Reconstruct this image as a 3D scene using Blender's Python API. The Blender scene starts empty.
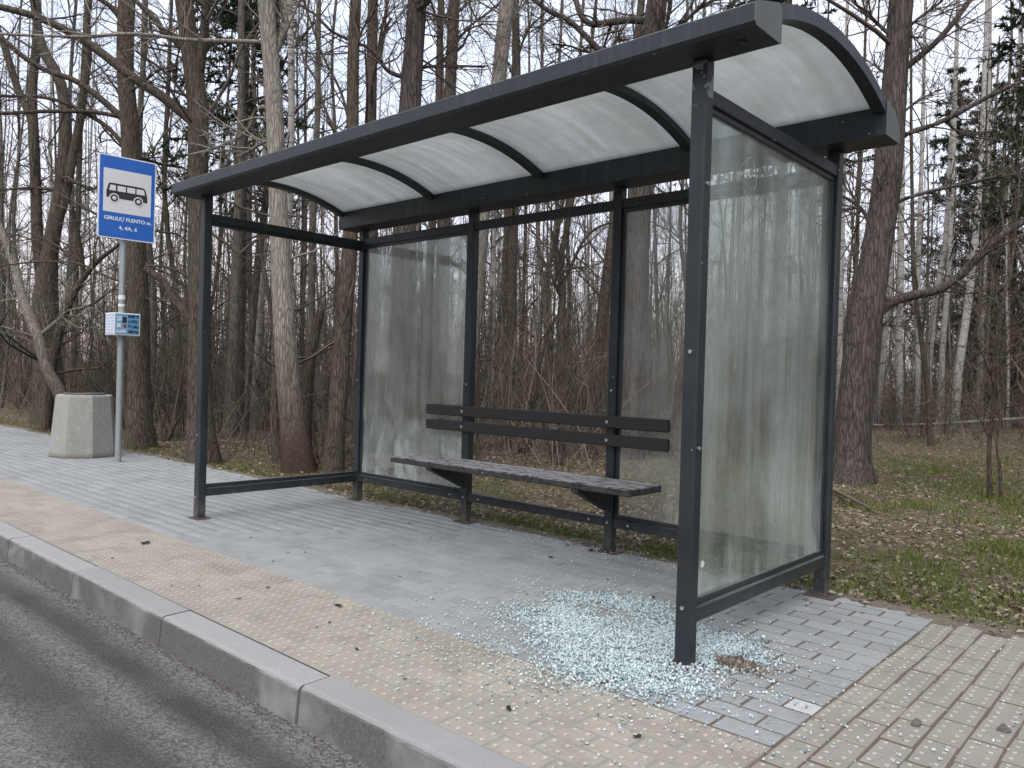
import bpy, math, random
import numpy as np
from mathutils import Matrix, Vector

S = bpy.context.scene
COL = S.collection
R = math.radians

# ------------------------------------------------------------------ camera
CAM = np.array([1.5445, -2.7877, 1.1247])
YAW, PITCH, ROLL, FPX = 0.7331, -0.0104, 0.0290, 784.88
fw = np.array([-math.sin(YAW) * math.cos(PITCH), math.cos(YAW) * math.cos(PITCH), math.sin(PITCH)])
rt0 = np.array([math.cos(YAW), math.sin(YAW), 0.0])
up0 = np.cross(rt0, fw)
rt = rt0 * math.cos(ROLL) + up0 * math.sin(ROLL)
up = -rt0 * math.sin(ROLL) + up0 * math.cos(ROLL)
cam_d = bpy.data.cameras.new("camera")
cam_d.sensor_width = 36.0
cam_d.lens = FPX / 1024 * 36.0
cam_d.clip_start = 0.05
cam_d.clip_end = 3000
cam = bpy.data.objects.new("camera", cam_d)
COL.objects.link(cam)
M = Matrix.Identity(4)
for i in range(3):
    M[i][0], M[i][1], M[i][2], M[i][3] = rt[i], up[i], -fw[i], CAM[i]
cam.matrix_world = M
S.camera = cam

# ------------------------------------------------------------------ world, sun, exposure
SUN_EL, SUN_AZ = R(58), R(158)          # soft high light behind the clouds, from the road side
world = bpy.data.worlds.new("World")
S.world = world
world.use_nodes = True
wn = world.node_tree
wn.nodes.clear()
w_out = wn.nodes.new("ShaderNodeOutputWorld")
w_sky = wn.nodes.new("ShaderNodeTexSky")
w_sky.sky_type = 'NISHITA'
w_sky.sun_disc = False
w_sky.sun_elevation = SUN_EL
w_sky.sun_rotation = SUN_AZ
w_sky.air_density = 1.0
w_sky.dust_density = 2.5
w_sky.ozone_density = 1.0
w_bg = wn.nodes.new("ShaderNodeBackground")
w_bg.inputs['Strength'].default_value = 0.05
wn.links.new(w_sky.outputs[0], w_bg.inputs['Color'])
# thin even cloud veil over the blue
w_co = wn.nodes.new("ShaderNodeTexCoord")
w_no = wn.nodes.new("ShaderNodeTexNoise")
w_no.inputs['Scale'].default_value = 2.2
w_no.inputs['Detail'].default_value = 5
wn.links.new(w_co.outputs['Generated'], w_no.inputs['Vector'])
w_cr = wn.nodes.new("ShaderNodeValToRGB")
w_cr.color_ramp.elements[0].position = 0.35
w_cr.color_ramp.elements[0].color = (0.71, 0.80, 0.94, 1)
w_cr.color_ramp.elements[1].position = 0.68
w_cr.color_ramp.elements[1].color = (0.97, 0.95, 0.96, 1)
wn.links.new(w_no.outputs[0], w_cr.inputs[0])
w_bg2 = wn.nodes.new("ShaderNodeBackground")
w_bg2.inputs['Strength'].default_value = 0.50
# the veil warms towards the horizon, all the way round
w_sx = wn.nodes.new("ShaderNodeSeparateXYZ")
wn.links.new(w_co.outputs['Generated'], w_sx.inputs[0])
w_r2 = wn.nodes.new("ShaderNodeValToRGB")
w_r2.color_ramp.elements[0].position = 0.02
w_r2.color_ramp.elements[0].color = (1.05, 0.86, 0.80, 1)
w_r2.color_ramp.elements[1].position = 0.36
w_r2.color_ramp.elements[1].color = (1.0, 1.0, 1.0, 1)
wn.links.new(w_sx.outputs[2], w_r2.inputs[0])
w_mx = wn.nodes.new("ShaderNodeMix")
w_mx.data_type = 'RGBA'
w_mx.blend_type = 'MULTIPLY'
w_mx.inputs[0].default_value = 1.0
wn.links.new(w_cr.outputs[0], w_mx.inputs[6])
wn.links.new(w_r2.outputs[0], w_mx.inputs[7])
wn.links.new(w_mx.outputs[2], w_bg2.inputs['Color'])
w_add = wn.nodes.new("ShaderNodeAddShader")
wn.links.new(w_bg.outputs[0], w_add.inputs[0])
wn.links.new(w_bg2.outputs[0], w_add.inputs[1])
wn.links.new(w_add.outputs[0], w_out.inputs['Surface'])

sun_d = bpy.data.lights.new("sun", 'SUN')
sun_d.energy = 1.4
sun_d.angle = R(60)
sun_d.color = (1.0, 0.95, 0.89)
sun = bpy.data.objects.new("sun", sun_d)
COL.objects.link(sun)
sd = Vector((math.sin(SUN_AZ) * math.cos(SUN_EL), math.cos(SUN_AZ) * math.cos(SUN_EL), math.sin(SUN_EL)))
sun.rotation_euler = sd.to_track_quat('Z', 'Y').to_euler()
sun.location = sd * 30

S.view_settings.view_transform = 'Standard'
S.view_settings.look = 'None'
S.view_settings.exposure = 1.1
S.view_settings.gamma = 1.0
S.render.engine = 'CYCLES'
S.cycles.max_bounces = 6
S.cycles.diffuse_bounces = 3
S.cycles.glossy_bounces = 3
S.cycles.transmission_bounces = 4
S.cycles.transparent_max_bounces = 8
S.cycles.caustics_reflective = False
S.cycles.caustics_refractive = False
try:
    S.cycles.use_denoising = True
    S.cycles.denoiser = 'OPENIMAGEDENOISE'
    S.cycles.denoising_input_passes = 'RGB_ALBEDO_NORMAL'
    S.cycles.denoising_prefilter = 'ACCURATE'
except Exception:
    pass


def project(p):
    d = np.asarray(p, float) - CAM
    w = d @ fw
    return 512 + FPX * (d @ rt) / w, 384 - FPX * (d @ up) / w, w


# ------------------------------------------------------------------ object helpers
def link(o, parent=None):
    COL.objects.link(o)
    if parent is not None:
        o.parent = parent
        o.matrix_parent_inverse = Matrix.Translation(-Vector(parent.location))
    return o


def thing(name, label, cat, loc=(0, 0, 0), group=None, kind=None):
    o = bpy.data.objects.new(name, None)
    o.empty_display_size = 0.1
    o.location = loc
    COL.objects.link(o)
    tag(o, label, cat, group, kind)
    return o


def tag(o, label=None, cat=None, group=None, kind=None):
    if label: o["label"] = label
    if cat: o["category"] = cat
    if group: o["group"] = group
    if kind: o["kind"] = kind
    return o


def mesh_np(name, V, F, mats, smooth=False, midx=None):
    """V (n,3) array, F (m,3) or (m,4) array, or a list of such arrays"""
    me = bpy.data.meshes.new(name)
    Fs = F if isinstance(F, list) else [F]
    Fs = [f for f in Fs if len(f)]
    V = np.ascontiguousarray(V, dtype=np.float32)
    me.vertices.add(len(V))
    me.vertices.foreach_set("co", V.ravel())
    loops = np.concatenate([np.asarray(f).ravel() for f in Fs]).astype(np.int32)
    tot = np.concatenate([np.full(len(f), f.shape[1]) for f in Fs]).astype(np.int32)
    st = np.concatenate([[0], np.cumsum(tot)[:-1]]).astype(np.int32)
    me.loops.add(len(loops))
    me.loops.foreach_set("vertex_index", loops)
    me.polygons.add(len(tot))
    me.polygons.foreach_set("loop_start", st)
    me.polygons.foreach_set("loop_total", tot)
    if smooth:
        me.polygons.foreach_set("use_smooth", np.ones(len(tot), dtype=bool))
    for m in (mats if isinstance(mats, (list, tuple)) else [mats]):
        me.materials.append(m)
    if midx is not None:
        me.polygons.foreach_set("material_index", np.asarray(midx, dtype=np.int32))
    me.update(calc_edges=True)
    return me


def pyd(name, V, F, mats, midx=None, smooth=False):
    me = bpy.data.meshes.new(name)
    me.from_pydata([tuple(v) for v in V], [], [tuple(f) for f in F])
    for m in (mats if isinstance(mats, (list, tuple)) else [mats]):
        me.materials.append(m)
    if midx: me.polygons.foreach_set("material_index", midx)
    if smooth: me.polygons.foreach_set("use_smooth", [True] * len(F))
    me.update(calc_edges=True)
    return me


def ob(name, me, parent=None):
    return link(bpy.data.objects.new(name, me), parent)


def box_vf(x0, x1, y0, y1, z0, z1, b=0.004):
    """box with chamfered edges: 24 verts, 26 faces"""
    b = min(b, (x1 - x0) * .4, (y1 - y0) * .4, (z1 - z0) * .4)
    c = [(x0, x1), (y0, y1), (z0, z1)]
    V, idx = [], {}
    for sx in (0, 1):
        for sy in (0, 1):
            for sz in (0, 1):
                for ax in range(3):
                    p = []
                    for k, s in enumerate((sx, sy, sz)):
                        v = c[k][s]
                        if k != ax: v += b if s == 0 else -b
                        p.append(v)
                    idx[(sx, sy, sz, ax)] = len(V)
                    V.append(tuple(p))
    F = []
    for ax in range(3):
        for s in (0, 1):
            o = [k for k in range(3) if k != ax]
            q = []
            for (a, d) in ((0, 0), (1, 0), (1, 1), (0, 1)):
                t = [0, 0, 0]; t[ax] = s; t[o[0]] = a; t[o[1]] = d
                q.append(idx[(*t, ax)])
            flip = (s == 0) ^ (ax == 1)
            F.append(q[::-1] if flip else q)
    for a1 in range(3):
        for a2 in range(a1 + 1, 3):
            a3 = 3 - a1 - a2
            for s1 in (0, 1):
                for s2 in (0, 1):
                    t = [0, 0, 0]; t[a1] = s1; t[a2] = s2
                    e = []
                    for s3 in (0, 1):
                        t[a3] = s3
                        e.append((idx[(*t, a1)], idx[(*t, a2)]))
                    q = [e[0][0], e[1][0], e[1][1], e[0][1]]
                    F.append(q)
    for sx in (0, 1):
        for sy in (0, 1):
            for sz in (0, 1):
                F.append([idx[(sx, sy, sz, a)] for a in range(3)])
    return V, F


def fixn(me):
    import bmesh
    bm = bmesh.new(); bm.from_mesh(me)
    bmesh.ops.recalc_face_normals(bm, faces=bm.faces)
    bm.to_mesh(me); bm.free()
    return me


def box(name, x0, x1, y0, y1, z0, z1, m, parent=None, b=0.004):
    V, F = box_vf(x0, x1, y0, y1, z0, z1, b)
    return ob(name, fixn(pyd(name, V, F, m)), parent)


def prism(name, prof, axis, a0, a1, m, parent=None, smooth=False):
    """closed profile in the two other axes, extruded along axis"""
    n = len(prof)
    V = []
    for a in (a0, a1):
        for (p, q) in prof:
            if axis == 'x': V.append((a, p, q))
            elif axis == 'y': V.append((p, a, q))
            else: V.append((p, q, a))
    F = [list(range(n)), list(range(n, 2 * n))[::-1]]
    for i in range(n):
        j = (i + 1) % n
        F.append([i, j, n + j, n + i])
    return ob(name, fixn(pyd(name, V, F, m, smooth=smooth)), parent)


def cyl(name, c, r, h, axis, m, parent=None, n=14, r2=None):
    r2 = r if r2 is None else r2
    V, F = [], []
    for k, (t, rr) in enumerate(((0, r), (h, r2))):
        for i in range(n):
            a = 2 * math.pi * i / n
            u, v = rr * math.cos(a), rr * math.sin(a)
            p = {'x': (t, u, v), 'y': (u, t, v), 'z': (u, v, t)}[axis]
            V.append((c[0] + p[0], c[1] + p[1], c[2] + p[2]))
    F = [list(range(n))[::-1], list(range(n, 2 * n))] + [[i, (i + 1) % n, n + (i + 1) % n, n + i] for i in range(n)]
    return ob(name, fixn(pyd(name, V, F, m)), parent)


# ------------------------------------------------------------------ node helpers
class MB:
    def __init__(s, name):
        s.m = bpy.data.materials.new(name)
        s.m.use_nodes = True
        s.nt = s.m.node_tree
        s.b = s.nt.nodes['Principled BSDF']
        s.out = s.nt.nodes['Material Output']
        s.co = None

    def n(s, typ, **kw):
        nd = s.nt.nodes.new("ShaderNode" + typ)
        for k, v in kw.items():
            if k.startswith('_'):
                setattr(nd, k[1:], v)
            else:
                key = k.replace('__', ' ')
                sock = nd.inputs[int(key[1:])] if key[0] == 'i' and key[1:].isdigit() else nd.inputs[key]
                if hasattr(v, 'is_output'): s.nt.links.new(v, sock)
                else: sock.default_value = v
        return nd

    def coord(s, kind='Object', scale=(1, 1, 1), rot=(0, 0, 0)):
        if s.co is None: s.co = s.n('TexCoord')
        mp = s.n('Mapping', Vector=s.co.outputs[kind])
        mp.inputs['Scale'].default_value = scale
        mp.inputs['Rotation'].default_value = rot
        return mp.outputs[0]

    def world(s, scale=(1, 1, 1)):
        g = s.n('NewGeometry')
        mp = s.n('Mapping', Vector=g.outputs['Position'])
        mp.inputs['Scale'].default_value = scale
        return mp.outputs[0]

    def noise(s, vec, scale, detail=4, rough=.55, dist=0):
        return s.n('TexNoise', Vector=vec, Scale=scale, Detail=detail, Roughness=rough, Distortion=dist).outputs[0]

    def voro(s, vec, scale, out='Distance', feat='F1'):
        return s.n('TexVoronoi', _feature=feat, Vector=vec, Scale=scale).outputs[out]

    def ramp(s, fac, *st):
        r = s.n('ValToRGB', Fac=fac)
        e = r.color_ramp.elements
        while len(e) < len(st): e.new(0.5)
        for el, (p, c) in zip(e, st):
            el.position = p
            el.color = (c, c, c, 1) if not isinstance(c, tuple) else (*c, 1)
        return r.outputs[0]

    def mix(s, fac, a, b, typ='MIX'):
        x = s.n('Mix', _data_type='RGBA', _blend_type=typ)
        for i, v in ((0, fac), (6, a), (7, b)):
            if hasattr(v, 'is_output'): s.nt.links.new(v, x.inputs[i])
            elif i == 0: x.inputs[0].default_value = v
            else: x.inputs[i].default_value = (*v, 1) if len(v) == 3 else v
        return x.outputs[2]

    def math(s, op, a, b=0.0):
        x = s.n('Math', _operation=op)
        for i, v in ((0, a), (1, b)):
            if hasattr(v, 'is_output'): s.nt.links.new(v, x.inputs[i])
            else: x.inputs[i].default_value = v
        return x.outputs[0]

    def set(s, **kw):
        for k, v in kw.items():
            key = k.replace('__', ' ')
            if hasattr(v, 'is_output'): s.nt.links.new(v, s.b.inputs[key])
            elif isinstance(v, tuple) and len(v) == 3: s.b.inputs[key].default_value = (*v, 1)
            else: s.b.inputs[key].default_value = v
        return s

    def bump(s, h, strength=.5, dist=.01):
        bp = s.n('Bump', Height=h, Strength=strength, Distance=dist)
        s.nt.links.new(bp.outputs[0], s.b.inputs['Normal'])
        return s
# ------------------------------------------------------------------ materials
def m_paint():
    k = MB("anthracite_paint")
    v = k.world()
    n1 = k.noise(v, 3.0, 6); n2 = k.noise(v, 60, 3)
    c = k.mix(k.ramp(n1, (.35, 0.0), (.7, 1.0)), (.015, .020, .025), (.026, .033, .039))
    # scuffs and small bare chips
    chip = k.math('MAXIMUM', k.ramp(k.noise(v, 38, 2), (.725, 0.0), (.75, 1.0)), k.ramp(k.noise(k.world((9, 9, 3)), 1.0, 5, .7), (.70, 0.0), (.72, .6)))
    c = k.mix(chip, c, (.27, .28, .28))
    # road dust lying on ledges, thickest low down, and dull runs
    sp = k.n('SeparateXYZ', Vector=v).outputs[2]
    nz = k.n('SeparateXYZ', Vector=k.n('NewGeometry').outputs['Normal']).outputs[2]
    dust = k.math('MULTIPLY', k.ramp(nz, (.6, 0.0), (.95, 1.0)), k.ramp(k.noise(v, 7, 5, .65), (.3, .25), (.6, .9)))
    c = k.mix(dust, c, (.15, .145, .13))
    runs = k.ramp(k.noise(k.world((26, 26, 1.2)), 1.0, 4, .6), (.52, 0.0), (.72, .35))
    c = k.mix(runs, c, (.075, .082, .086))
    foot = k.math('MULTIPLY', k.ramp(sp, (.02, .8), (.22, 0.0)), k.ramp(k.noise(v, 16, 4), (.35, 0.1), (.6, 1.0)))
    c = k.mix(foot, c, (.13, .115, .095))
    k.set(Base__Color=c, Roughness=k.ramp(n1, (.3, .36), (.75, .55)), Specular__IOR__Level=.45)
    k.bump(n2, .08, .002)
    return k.m


def m_paint_peeled():
    k = MB("anthracite_paint_peeled_near_top")
    v = k.world()
    n1 = k.noise(v, 3.0, 6)
    c = k.mix(k.ramp(n1, (.35, 0.0), (.7, 1.0)), (.015, .020, .025), (.026, .033, .039))
    z = k.n('SeparateXYZ', Vector=v).outputs[2]
    band = k.math('MULTIPLY', k.ramp(k.math('SUBTRACT', z, 1.6), (.60, 0.0), (.63, 1.0)), k.ramp(k.math('SUBTRACT', z, 1.6), (.76, 1.0), (.78, 0.0)))
    pe = k.math('MULTIPLY', band, k.ramp(k.noise(v, 11, 5, .6, .6), (.54, 0.0), (.56, 1.0)))
    c = k.mix(pe, c, (.24, .25, .25))
    chip = k.ramp(k.noise(v, 30, 2), (.74, 0.0), (.76, 1.0))
    c = k.mix(chip, c, (.4, .41, .41))
    k.set(Base__Color=c, Roughness=k.ramp(n1, (.3, .36), (.75, .55)), Specular__IOR__Level=.45)
    return k.m


def m_timber(worn):
    k = MB("dark_stained_timber" + ("_worn" if worn else ""))
    v = k.world((1, 14, 14))
    g = k.noise(v, 9, 6, .65)
    c = k.mix(g, (.009, .008, .009), (.026, .023, .025))
    if worn:
        w = k.noise(k.world((1, 2.6, 1)), 16, 5, .6, .8)
        nz = k.n('SeparateXYZ', Vector=k.n('NewGeometry').outputs['Normal']).outputs[2]
        msk = k.math('MULTIPLY', k.ramp(w, (.41, 0.0), (.48, 1.0)), k.ramp(nz, (.5, .08), (.9, .95)))
        c = k.mix(msk, c, (.34, .34, .345))
    k.set(Base__Color=c, Roughness=.62)
    k.bump(g, .35, .003)
    return k.m


def m_roof():
    k = MB("milky_polycarbonate")
    v = k.world()
    st = k.noise(k.world((7, .5, .5)), 2.4, 5, .6, .4)
    bl = k.noise(v, 2.2, 5)
    alg = k.ramp(bl, (.38, 0.0), (.75, .4))
    c = k.mix(k.ramp(st, (.3, 0.0), (.7, 1.0)), (.50, .52, .515), (.64, .66, .655))
    c = k.mix(alg, c, (.42, .43, .40))
    c = k.mix(k.ramp(k.noise(v, 9, 5, .7), (.45, 0.0), (.75, .3)), c, (.36, .37, .35))
    tr = k.n('BsdfTranslucent', Color=c)
    df = k.n('BsdfDiffuse', Color=c)
    gl = k.n('BsdfGlossy', Roughness=.35)
    mx = k.n('MixShader', Fac=.66, i1=df.outputs[0], i2=tr.outputs[0])
    tp = k.n('BsdfTransparent', Color=(.9, .92, .92, 1))
    mx2 = k.n('MixShader', Fac=.10, i1=mx.outputs[0], i2=tp.outputs[0])
    mx3 = k.n('MixShader', Fac=.04, i1=mx2.outputs[0], i2=gl.outputs[0])
    k.nt.links.new(mx3.outputs[0], k.out.inputs['Surface'])
    return k.m


def m_glass(name, seed, lo, hi, smear, tint, col):
    """toughened pane under a film of dried dirt: streaks run down it"""
    k = MB(name)
    v = k.n('Mapping', Vector=k.world()); v.inputs['Location'].default_value = (seed, seed * 1.7, 0); v = v.outputs[0]
    v2 = k.n('Mapping', Vector=v); v2.inputs['Scale'].default_value = (9, 9, .7)
    v3 = k.n('Mapping', Vector=v); v3.inputs['Scale'].default_value = (38, 38, 1.1)
    st = k.noise(v2.outputs[0], 1.0, 5, .6, .35)
    st2 = k.noise(v3.outputs[0], 1.0, 4, .7, .2)
    bl = k.noise(v, 1.6, 5, .6)
    f = k.math('ADD', k.math('MULTIPLY', k.ramp(st, (.3, 0.0), (.72, 1.0)), .45), k.math('ADD', k.math('MULTIPLY', k.ramp(st2, (.35, 0.0), (.75, 1.0)), .35), k.math('MULTIPLY', k.ramp(bl, (.35, 0.0), (.7, 1.0)), .45)))
    f = k.ramp(f, (.28, lo), (.95, hi))
    if smear:
        z = k.n('SeparateXYZ', Vector=k.world()).outputs[2]
        zb = k.ramp(z, (.25, 1.0), (1.35, .0))
        sm = k.math('MULTIPLY', k.ramp(k.noise(k.n('Mapping', Vector=v, Scale=(5, 5, 1.6)).outputs[0], 1.0, 6, .65, 1.0), (.50, 0.0), (.62, smear)), zb)
        f = k.math('ADD', f, sm)
    spot = k.ramp(k.voro(v, 21), (.02, .5), (.05, 0.0))
    spk = k.math('MULTIPLY', spot, k.ramp(k.noise(v, 3.3, 2), (.6, 0.0), (.66, .6)))
    f = k.math('MINIMUM', k.math('ADD', f, spk), .93)
    tp = k.n('BsdfTransparent', Color=(*tint, 1))
    df = k.n('BsdfDiffuse', Color=(*col, 1))
    tr = k.n('BsdfTranslucent', Color=(*col, 1))
    film = k.n('MixShader', Fac=.45, i1=df.outputs[0], i2=tr.outputs[0])
    mx = k.n('MixShader', Fac=f, i1=tp.outputs[0], i2=film.outputs[0])
    fr = k.n('Fresnel', IOR=1.45)
    gl = k.n('BsdfGlossy', Color=(.9, .95, .93, 1), Roughness=.06)
    mx2 = k.n('MixShader', Fac=k.math('MULTIPLY', fr.outputs[0], .45), i1=mx.outputs[0], i2=gl.outputs[0])
    k.nt.links.new(mx2.outputs[0], k.out.inputs['Surface'])
    return k.m


def piece_random(k, island):
    return k.n('NewGeometry').outputs['Random Per Island'] if island else k.n('ObjectInfo').outputs['Random']


def m_brick(island):
    k = MB("grey_concrete_paver" + ("_field" if island else ""))
    v = k.world()
    r = piece_random(k, island)
    n1 = k.noise(v, 1.1, 5, .6); n2 = k.noise(v, 55, 5, .7)
    c = k.mix(r, (.185, .200, .207), (.255, .272, .280))
    c = k.mix(k.ramp(n1, (.35, 0.0), (.7, .7)), c, (.300, .322, .332))
    c = k.mix(k.ramp(n2, (.3, .35), (.7, 0.0)), c, (.17, .17, .17))
    st = k.math('MULTIPLY', k.ramp(k.noise(v, 3.4, 4, .6, .5), (.60, 0.0), (.72, .75)), k.ramp(k.noise(v, .8, 2), (.5, 0.0), (.6, 1.0)))
    c = k.mix(st, c, (.16, .145, .13))
    c = k.mix(k.ramp(k.noise(v, 5.2, 5, .65, .4), (.50, 0.0), (.70, .45)), c, (.15, .15, .15))
    k.set(Base__Color=c, Roughness=.85, Specular__IOR__Level=.3)
    k.bump(n2, .45, .003)
    return k.m


def m_tile(island, top):
    k = MB("tan_tactile_paver" + ("_knobs" if top else "") + ("_field" if island else ""))
    v = k.world()
    r = piece_random(k, island and not top)
    n1 = k.noise(v, 1.3, 5, .6); n2 = k.noise(v, 60, 5, .7)
    a, b = ((.265, .245, .205), (.345, .32, .275))
    c = k.mix(r, a, b)
    c = k.mix(k.ramp(n1, (.35, .6), (.7, .0)), c, (.25, .235, .205))
    x = k.n('SeparateXYZ', Vector=v).outputs[0]
    c = k.mix(k.math('MULTIPLY', k.ramp(x, (.5, 0.0), (.6, 1.0)), k.ramp(k.noise(v, 3.1, 3), (.35, .45), (.65, .9))), c, (.20, .197, .182))
    grime = k.ramp(k.noise(v, 4.5, 5, .65, .4), (.48, 0.0), (.66, .7))
    c = k.mix(grime, c, (.19, .175, .15))
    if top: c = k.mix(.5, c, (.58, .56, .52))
    c = k.mix(k.ramp(n2, (.3, .4), (.7, 0.0)), c, (.19, .17, .14))
    k.set(Base__Color=c, Roughness=.88, Specular__IOR__Level=.25)
    k.bump(n2, .5, .003)
    return k.m


def m_sand():
    k = MB("jointing_sand")
    v = k.world()
    x = k.n('SeparateXYZ', Vector=v).outputs[0]
    dirty = k.ramp(k.math('ADD', k.math('MULTIPLY', k.math('ADD', x, 1.6), .5), k.math('MULTIPLY', k.noise(v, 1.2, 3), .5)), (.55, 0.0), (1.1, 1.0))
    y = k.n('SeparateXYZ', Vector=v).outputs[1]
    strip = k.math('MAXIMUM', k.ramp(k.math('ADD', y, .45), (0.0, .15), (.02, 1.0)), k.ramp(x, (.5, 0.0), (.56, 1.0)))
    c = k.mix(k.noise(v, 30, 4), (.17, .165, .155), (.28, .27, .255))
    c = k.mix(k.math('MULTIPLY', dirty, strip), c, (.095, .073, .055))
    k.set(Base__Color=c, Roughness=1.0); k.bump(k.noise(v, 180, 3), .6, .004)
    return k.m


def m_kerb():
    k = MB("kerb_concrete")
    v = k.world()
    r = k.n('ObjectInfo').outputs['Random']
    n1 = k.noise(v, 2.2, 6, .62, .4); n2 = k.noise(v, 90, 4, .7)
    c = k.mix(r, (.225, .23, .235), (.285, .29, .292))
    nz = k.n('SeparateXYZ', Vector=k.n('NewGeometry').outputs['Normal']).outputs[2]
    stain_shade = k.math('MULTIPLY', k.ramp(n1, (.38, .22), (.55, 1.0)), k.ramp(nz, (.3, .92), (.9, .10)))  # blotchy stains, plus the upright face's shade painted into the colour
    c = k.mix(stain_shade, c, (.075, .072, .067))
    c = k.mix(k.ramp(n2, (.35, .45), (.6, 0.0)), c, (.2, .2, .195))
    k.set(Base__Color=c, Roughness=.85); k.bump(n2, .5, .003)
    return k.m


def m_asphalt():
    k = MB("worn_asphalt")
    v = k.world()
    agg = k.voro(v, 95, 'Color')
    g = k.n('SeparateColor', Color=agg).outputs[0]
    fine = k.noise(v, 160, 4, .75)
    c = k.mix(g, (.055, .054, .054), (.175, .173, .17))
    # tyre tracks polished darker, running along the road; their edges wander
    y = k.n('SeparateXYZ', Vector=v).outputs[1]
    wob = k.math('MULTIPLY', k.math('SUBTRACT', k.noise(k.world((.5, .5, .5)), 1.0, 4), .5), .16)
    yy = k.math('ADD', y, wob)
    sc = k.math('ADD', k.math('MULTIPLY', yy, .5), 1.6)     # y -1.2..-3.2 -> 1..0
    tr = k.ramp(sc, (.0, .2), (.60, .08), (.645, .12), (.69, .75), (.755, .9), (.80, .4), (.825, .08), (.85, .35), (.88, .95), (.91, .9), (.945, .3), (.965, .05), (1.0, .05))
    c = k.mix(k.math('MULTIPLY', tr, k.ramp(k.noise(v, 2.2, 4), (.3, .75), (.6, .97))), c, (.032, .031, .031))
    c = k.mix(k.ramp(k.noise(v, .9, 4), (.5, .0), (.8, .3)), c, (.20, .195, .185))
    k.set(Base__Color=c, Roughness=.8, Specular__IOR__Level=.35)
    h = k.math('ADD', k.math('MULTIPLY', k.voro(v, 95), 1.0), k.math('MULTIPLY', fine, .6))
    k.bump(h, .9, .006)
    return k.m


def m_ground():
    k = MB("forest_floor")
    v = k.world()
    n0 = k.noise(v, .55, 5, .6, .3); n1 = k.noise(v, 4, 6, .65); n2 = k.noise(v, 45, 5, .7)
    c = k.mix(n1, (.060, .046, .033), (.135, .105, .075))
    vc = k.n('SeparateColor', Color=k.voro(v, 22, 'Color')).outputs[0]
    c = k.mix(k.ramp(vc, (.55, 0.0), (.95, .75)), c, (.24, .19, .14))
    c = k.mix(k.math('MULTIPLY', k.ramp(n0, (.50, 0.0), (.62, .7)), k.ramp(n1, (.38, .2), (.6, 1.0))), c, (.055, .075, .022))
    c = k.mix(k.ramp(n2, (.3, .6), (.55, 0.0)), c, (.03, .024, .018))
    k.set(Base__Color=c, Roughness=1.0, Specular__IOR__Level=.1)
    k.bump(k.math('ADD', n2, vc), .8, .02)
    return k.m


def m_bark(name, a, b, sc, kind):
    k = MB(name)
    v = k.coord('Object')
    st = k.n('Mapping', Vector=v); st.inputs['Scale'].default_value = (1, 1, .13) if kind != 'birch' else (.35, .35, 1.6)
    f = k.voro(st.outputs[0], sc, 'Distance', 'F1')
    n = k.noise(st.outputs[0], sc * .8, 6, .7, .6)
    big = k.noise(v, .9, 4)
    if kind == 'birch':
        c = k.mix(n, a, b)
        mk = k.ramp(k.noise(st.outputs[0], 7.0, 5, .6, .4), (.57, 0.0), (.66, .8))
        c = k.mix(mk, c, (.03, .027, .025))
        z = k.n('SeparateXYZ', Vector=k.world()).outputs[2]
        c = k.mix(k.math('MULTIPLY', k.ramp(z, (.1, .85), (1.0, 0.0)), k.ramp(n, (.35, .3), (.6, 1.0))), c, (.05, .045, .038))
        h = n
    else:
        wv = k.n('VectorMath', _operation='ADD', i0=st.outputs[0], i1=k.n('VectorMath', _operation='SCALE', i0=k.n('TexNoise', Vector=st.outputs[0], Scale=sc * .5, Detail=4).outputs[1], Scale=.05).outputs[0]).outputs[0]
        e = k.ramp(k.voro(wv, sc, 'Distance', 'DISTANCE_TO_EDGE'), (.0, .3), (.22, 1.0))
        h = k.math('ADD', k.math('MULTIPLY', e, .55), k.math('MULTIPLY', n, .8))
        c = k.mix(k.ramp(h, (.42, 0.0), (.95, 1.0)), tuple(x * .6 for x in a), tuple(x * 1.25 for x in b))
        c = k.mix(k.ramp(big, (.45, 0.0), (.8, .5)), c, (b[0] * 1.15, b[1] * 1.2, b[2] * 1.15))
        if kind == 'pale':
            z = k.n('SeparateXYZ', Vector=k.world()).outputs[2]
            zz = k.math('ADD', k.math('MULTIPLY', z, .4), k.math('MULTIPLY', n, .35))
            c = k.mix(k.ramp(zz, (.25, 1.0), (.85, 0.0)), c, (.070, .046, .036))
        if kind == 'dark':
            c = k.mix(k.math('MULTIPLY', k.ramp(k.noise(v, 2.3, 4), (.52, 0.0), (.65, .5)), 1.0), c, (.075, .08, .05))
    k.set(Base__Color=c, Roughness=.95, Specular__IOR__Level=.15)
    k.bump(h, .9, .02)
    return k.m


def m_island(name, cols, rough=.9, trans=0.0):
    """colour varies from piece to piece"""
    k = MB(name)
    r = k.n('NewGeometry').outputs['Random Per Island']
    c = k.ramp(r, *[(i / max(1, len(cols) - 1), c) for i, c in enumerate(cols)])
    k.set(Base__Color=c, Roughness=rough, Specular__IOR__Level=.2)
    if trans:
        tl = k.n('BsdfTranslucent', Color=c)
        mx = k.n('MixShader', Fac=trans, i1=k.b.outputs[0], i2=tl.outputs[0])
        k.nt.links.new(mx.outputs[0], k.out.inputs['Surface'])
    return k.m


def m_plain(name, col, rough=.6, metal=0.0, var=.15, scale=20, bump=0.0):
    k = MB(name)
    v = k.world()
    n = k.noise(v, scale, 5, .65)
    c = k.mix(n, tuple(x * (1 - var) for x in col), tuple(min(1, x * (1 + var)) for x in col))
    k.set(Base__Color=c, Roughness=rough, Metallic=metal)
    if bump: k.bump(k.noise(v, scale * 4, 4, .7), bump, .004)
    return k.m


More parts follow.
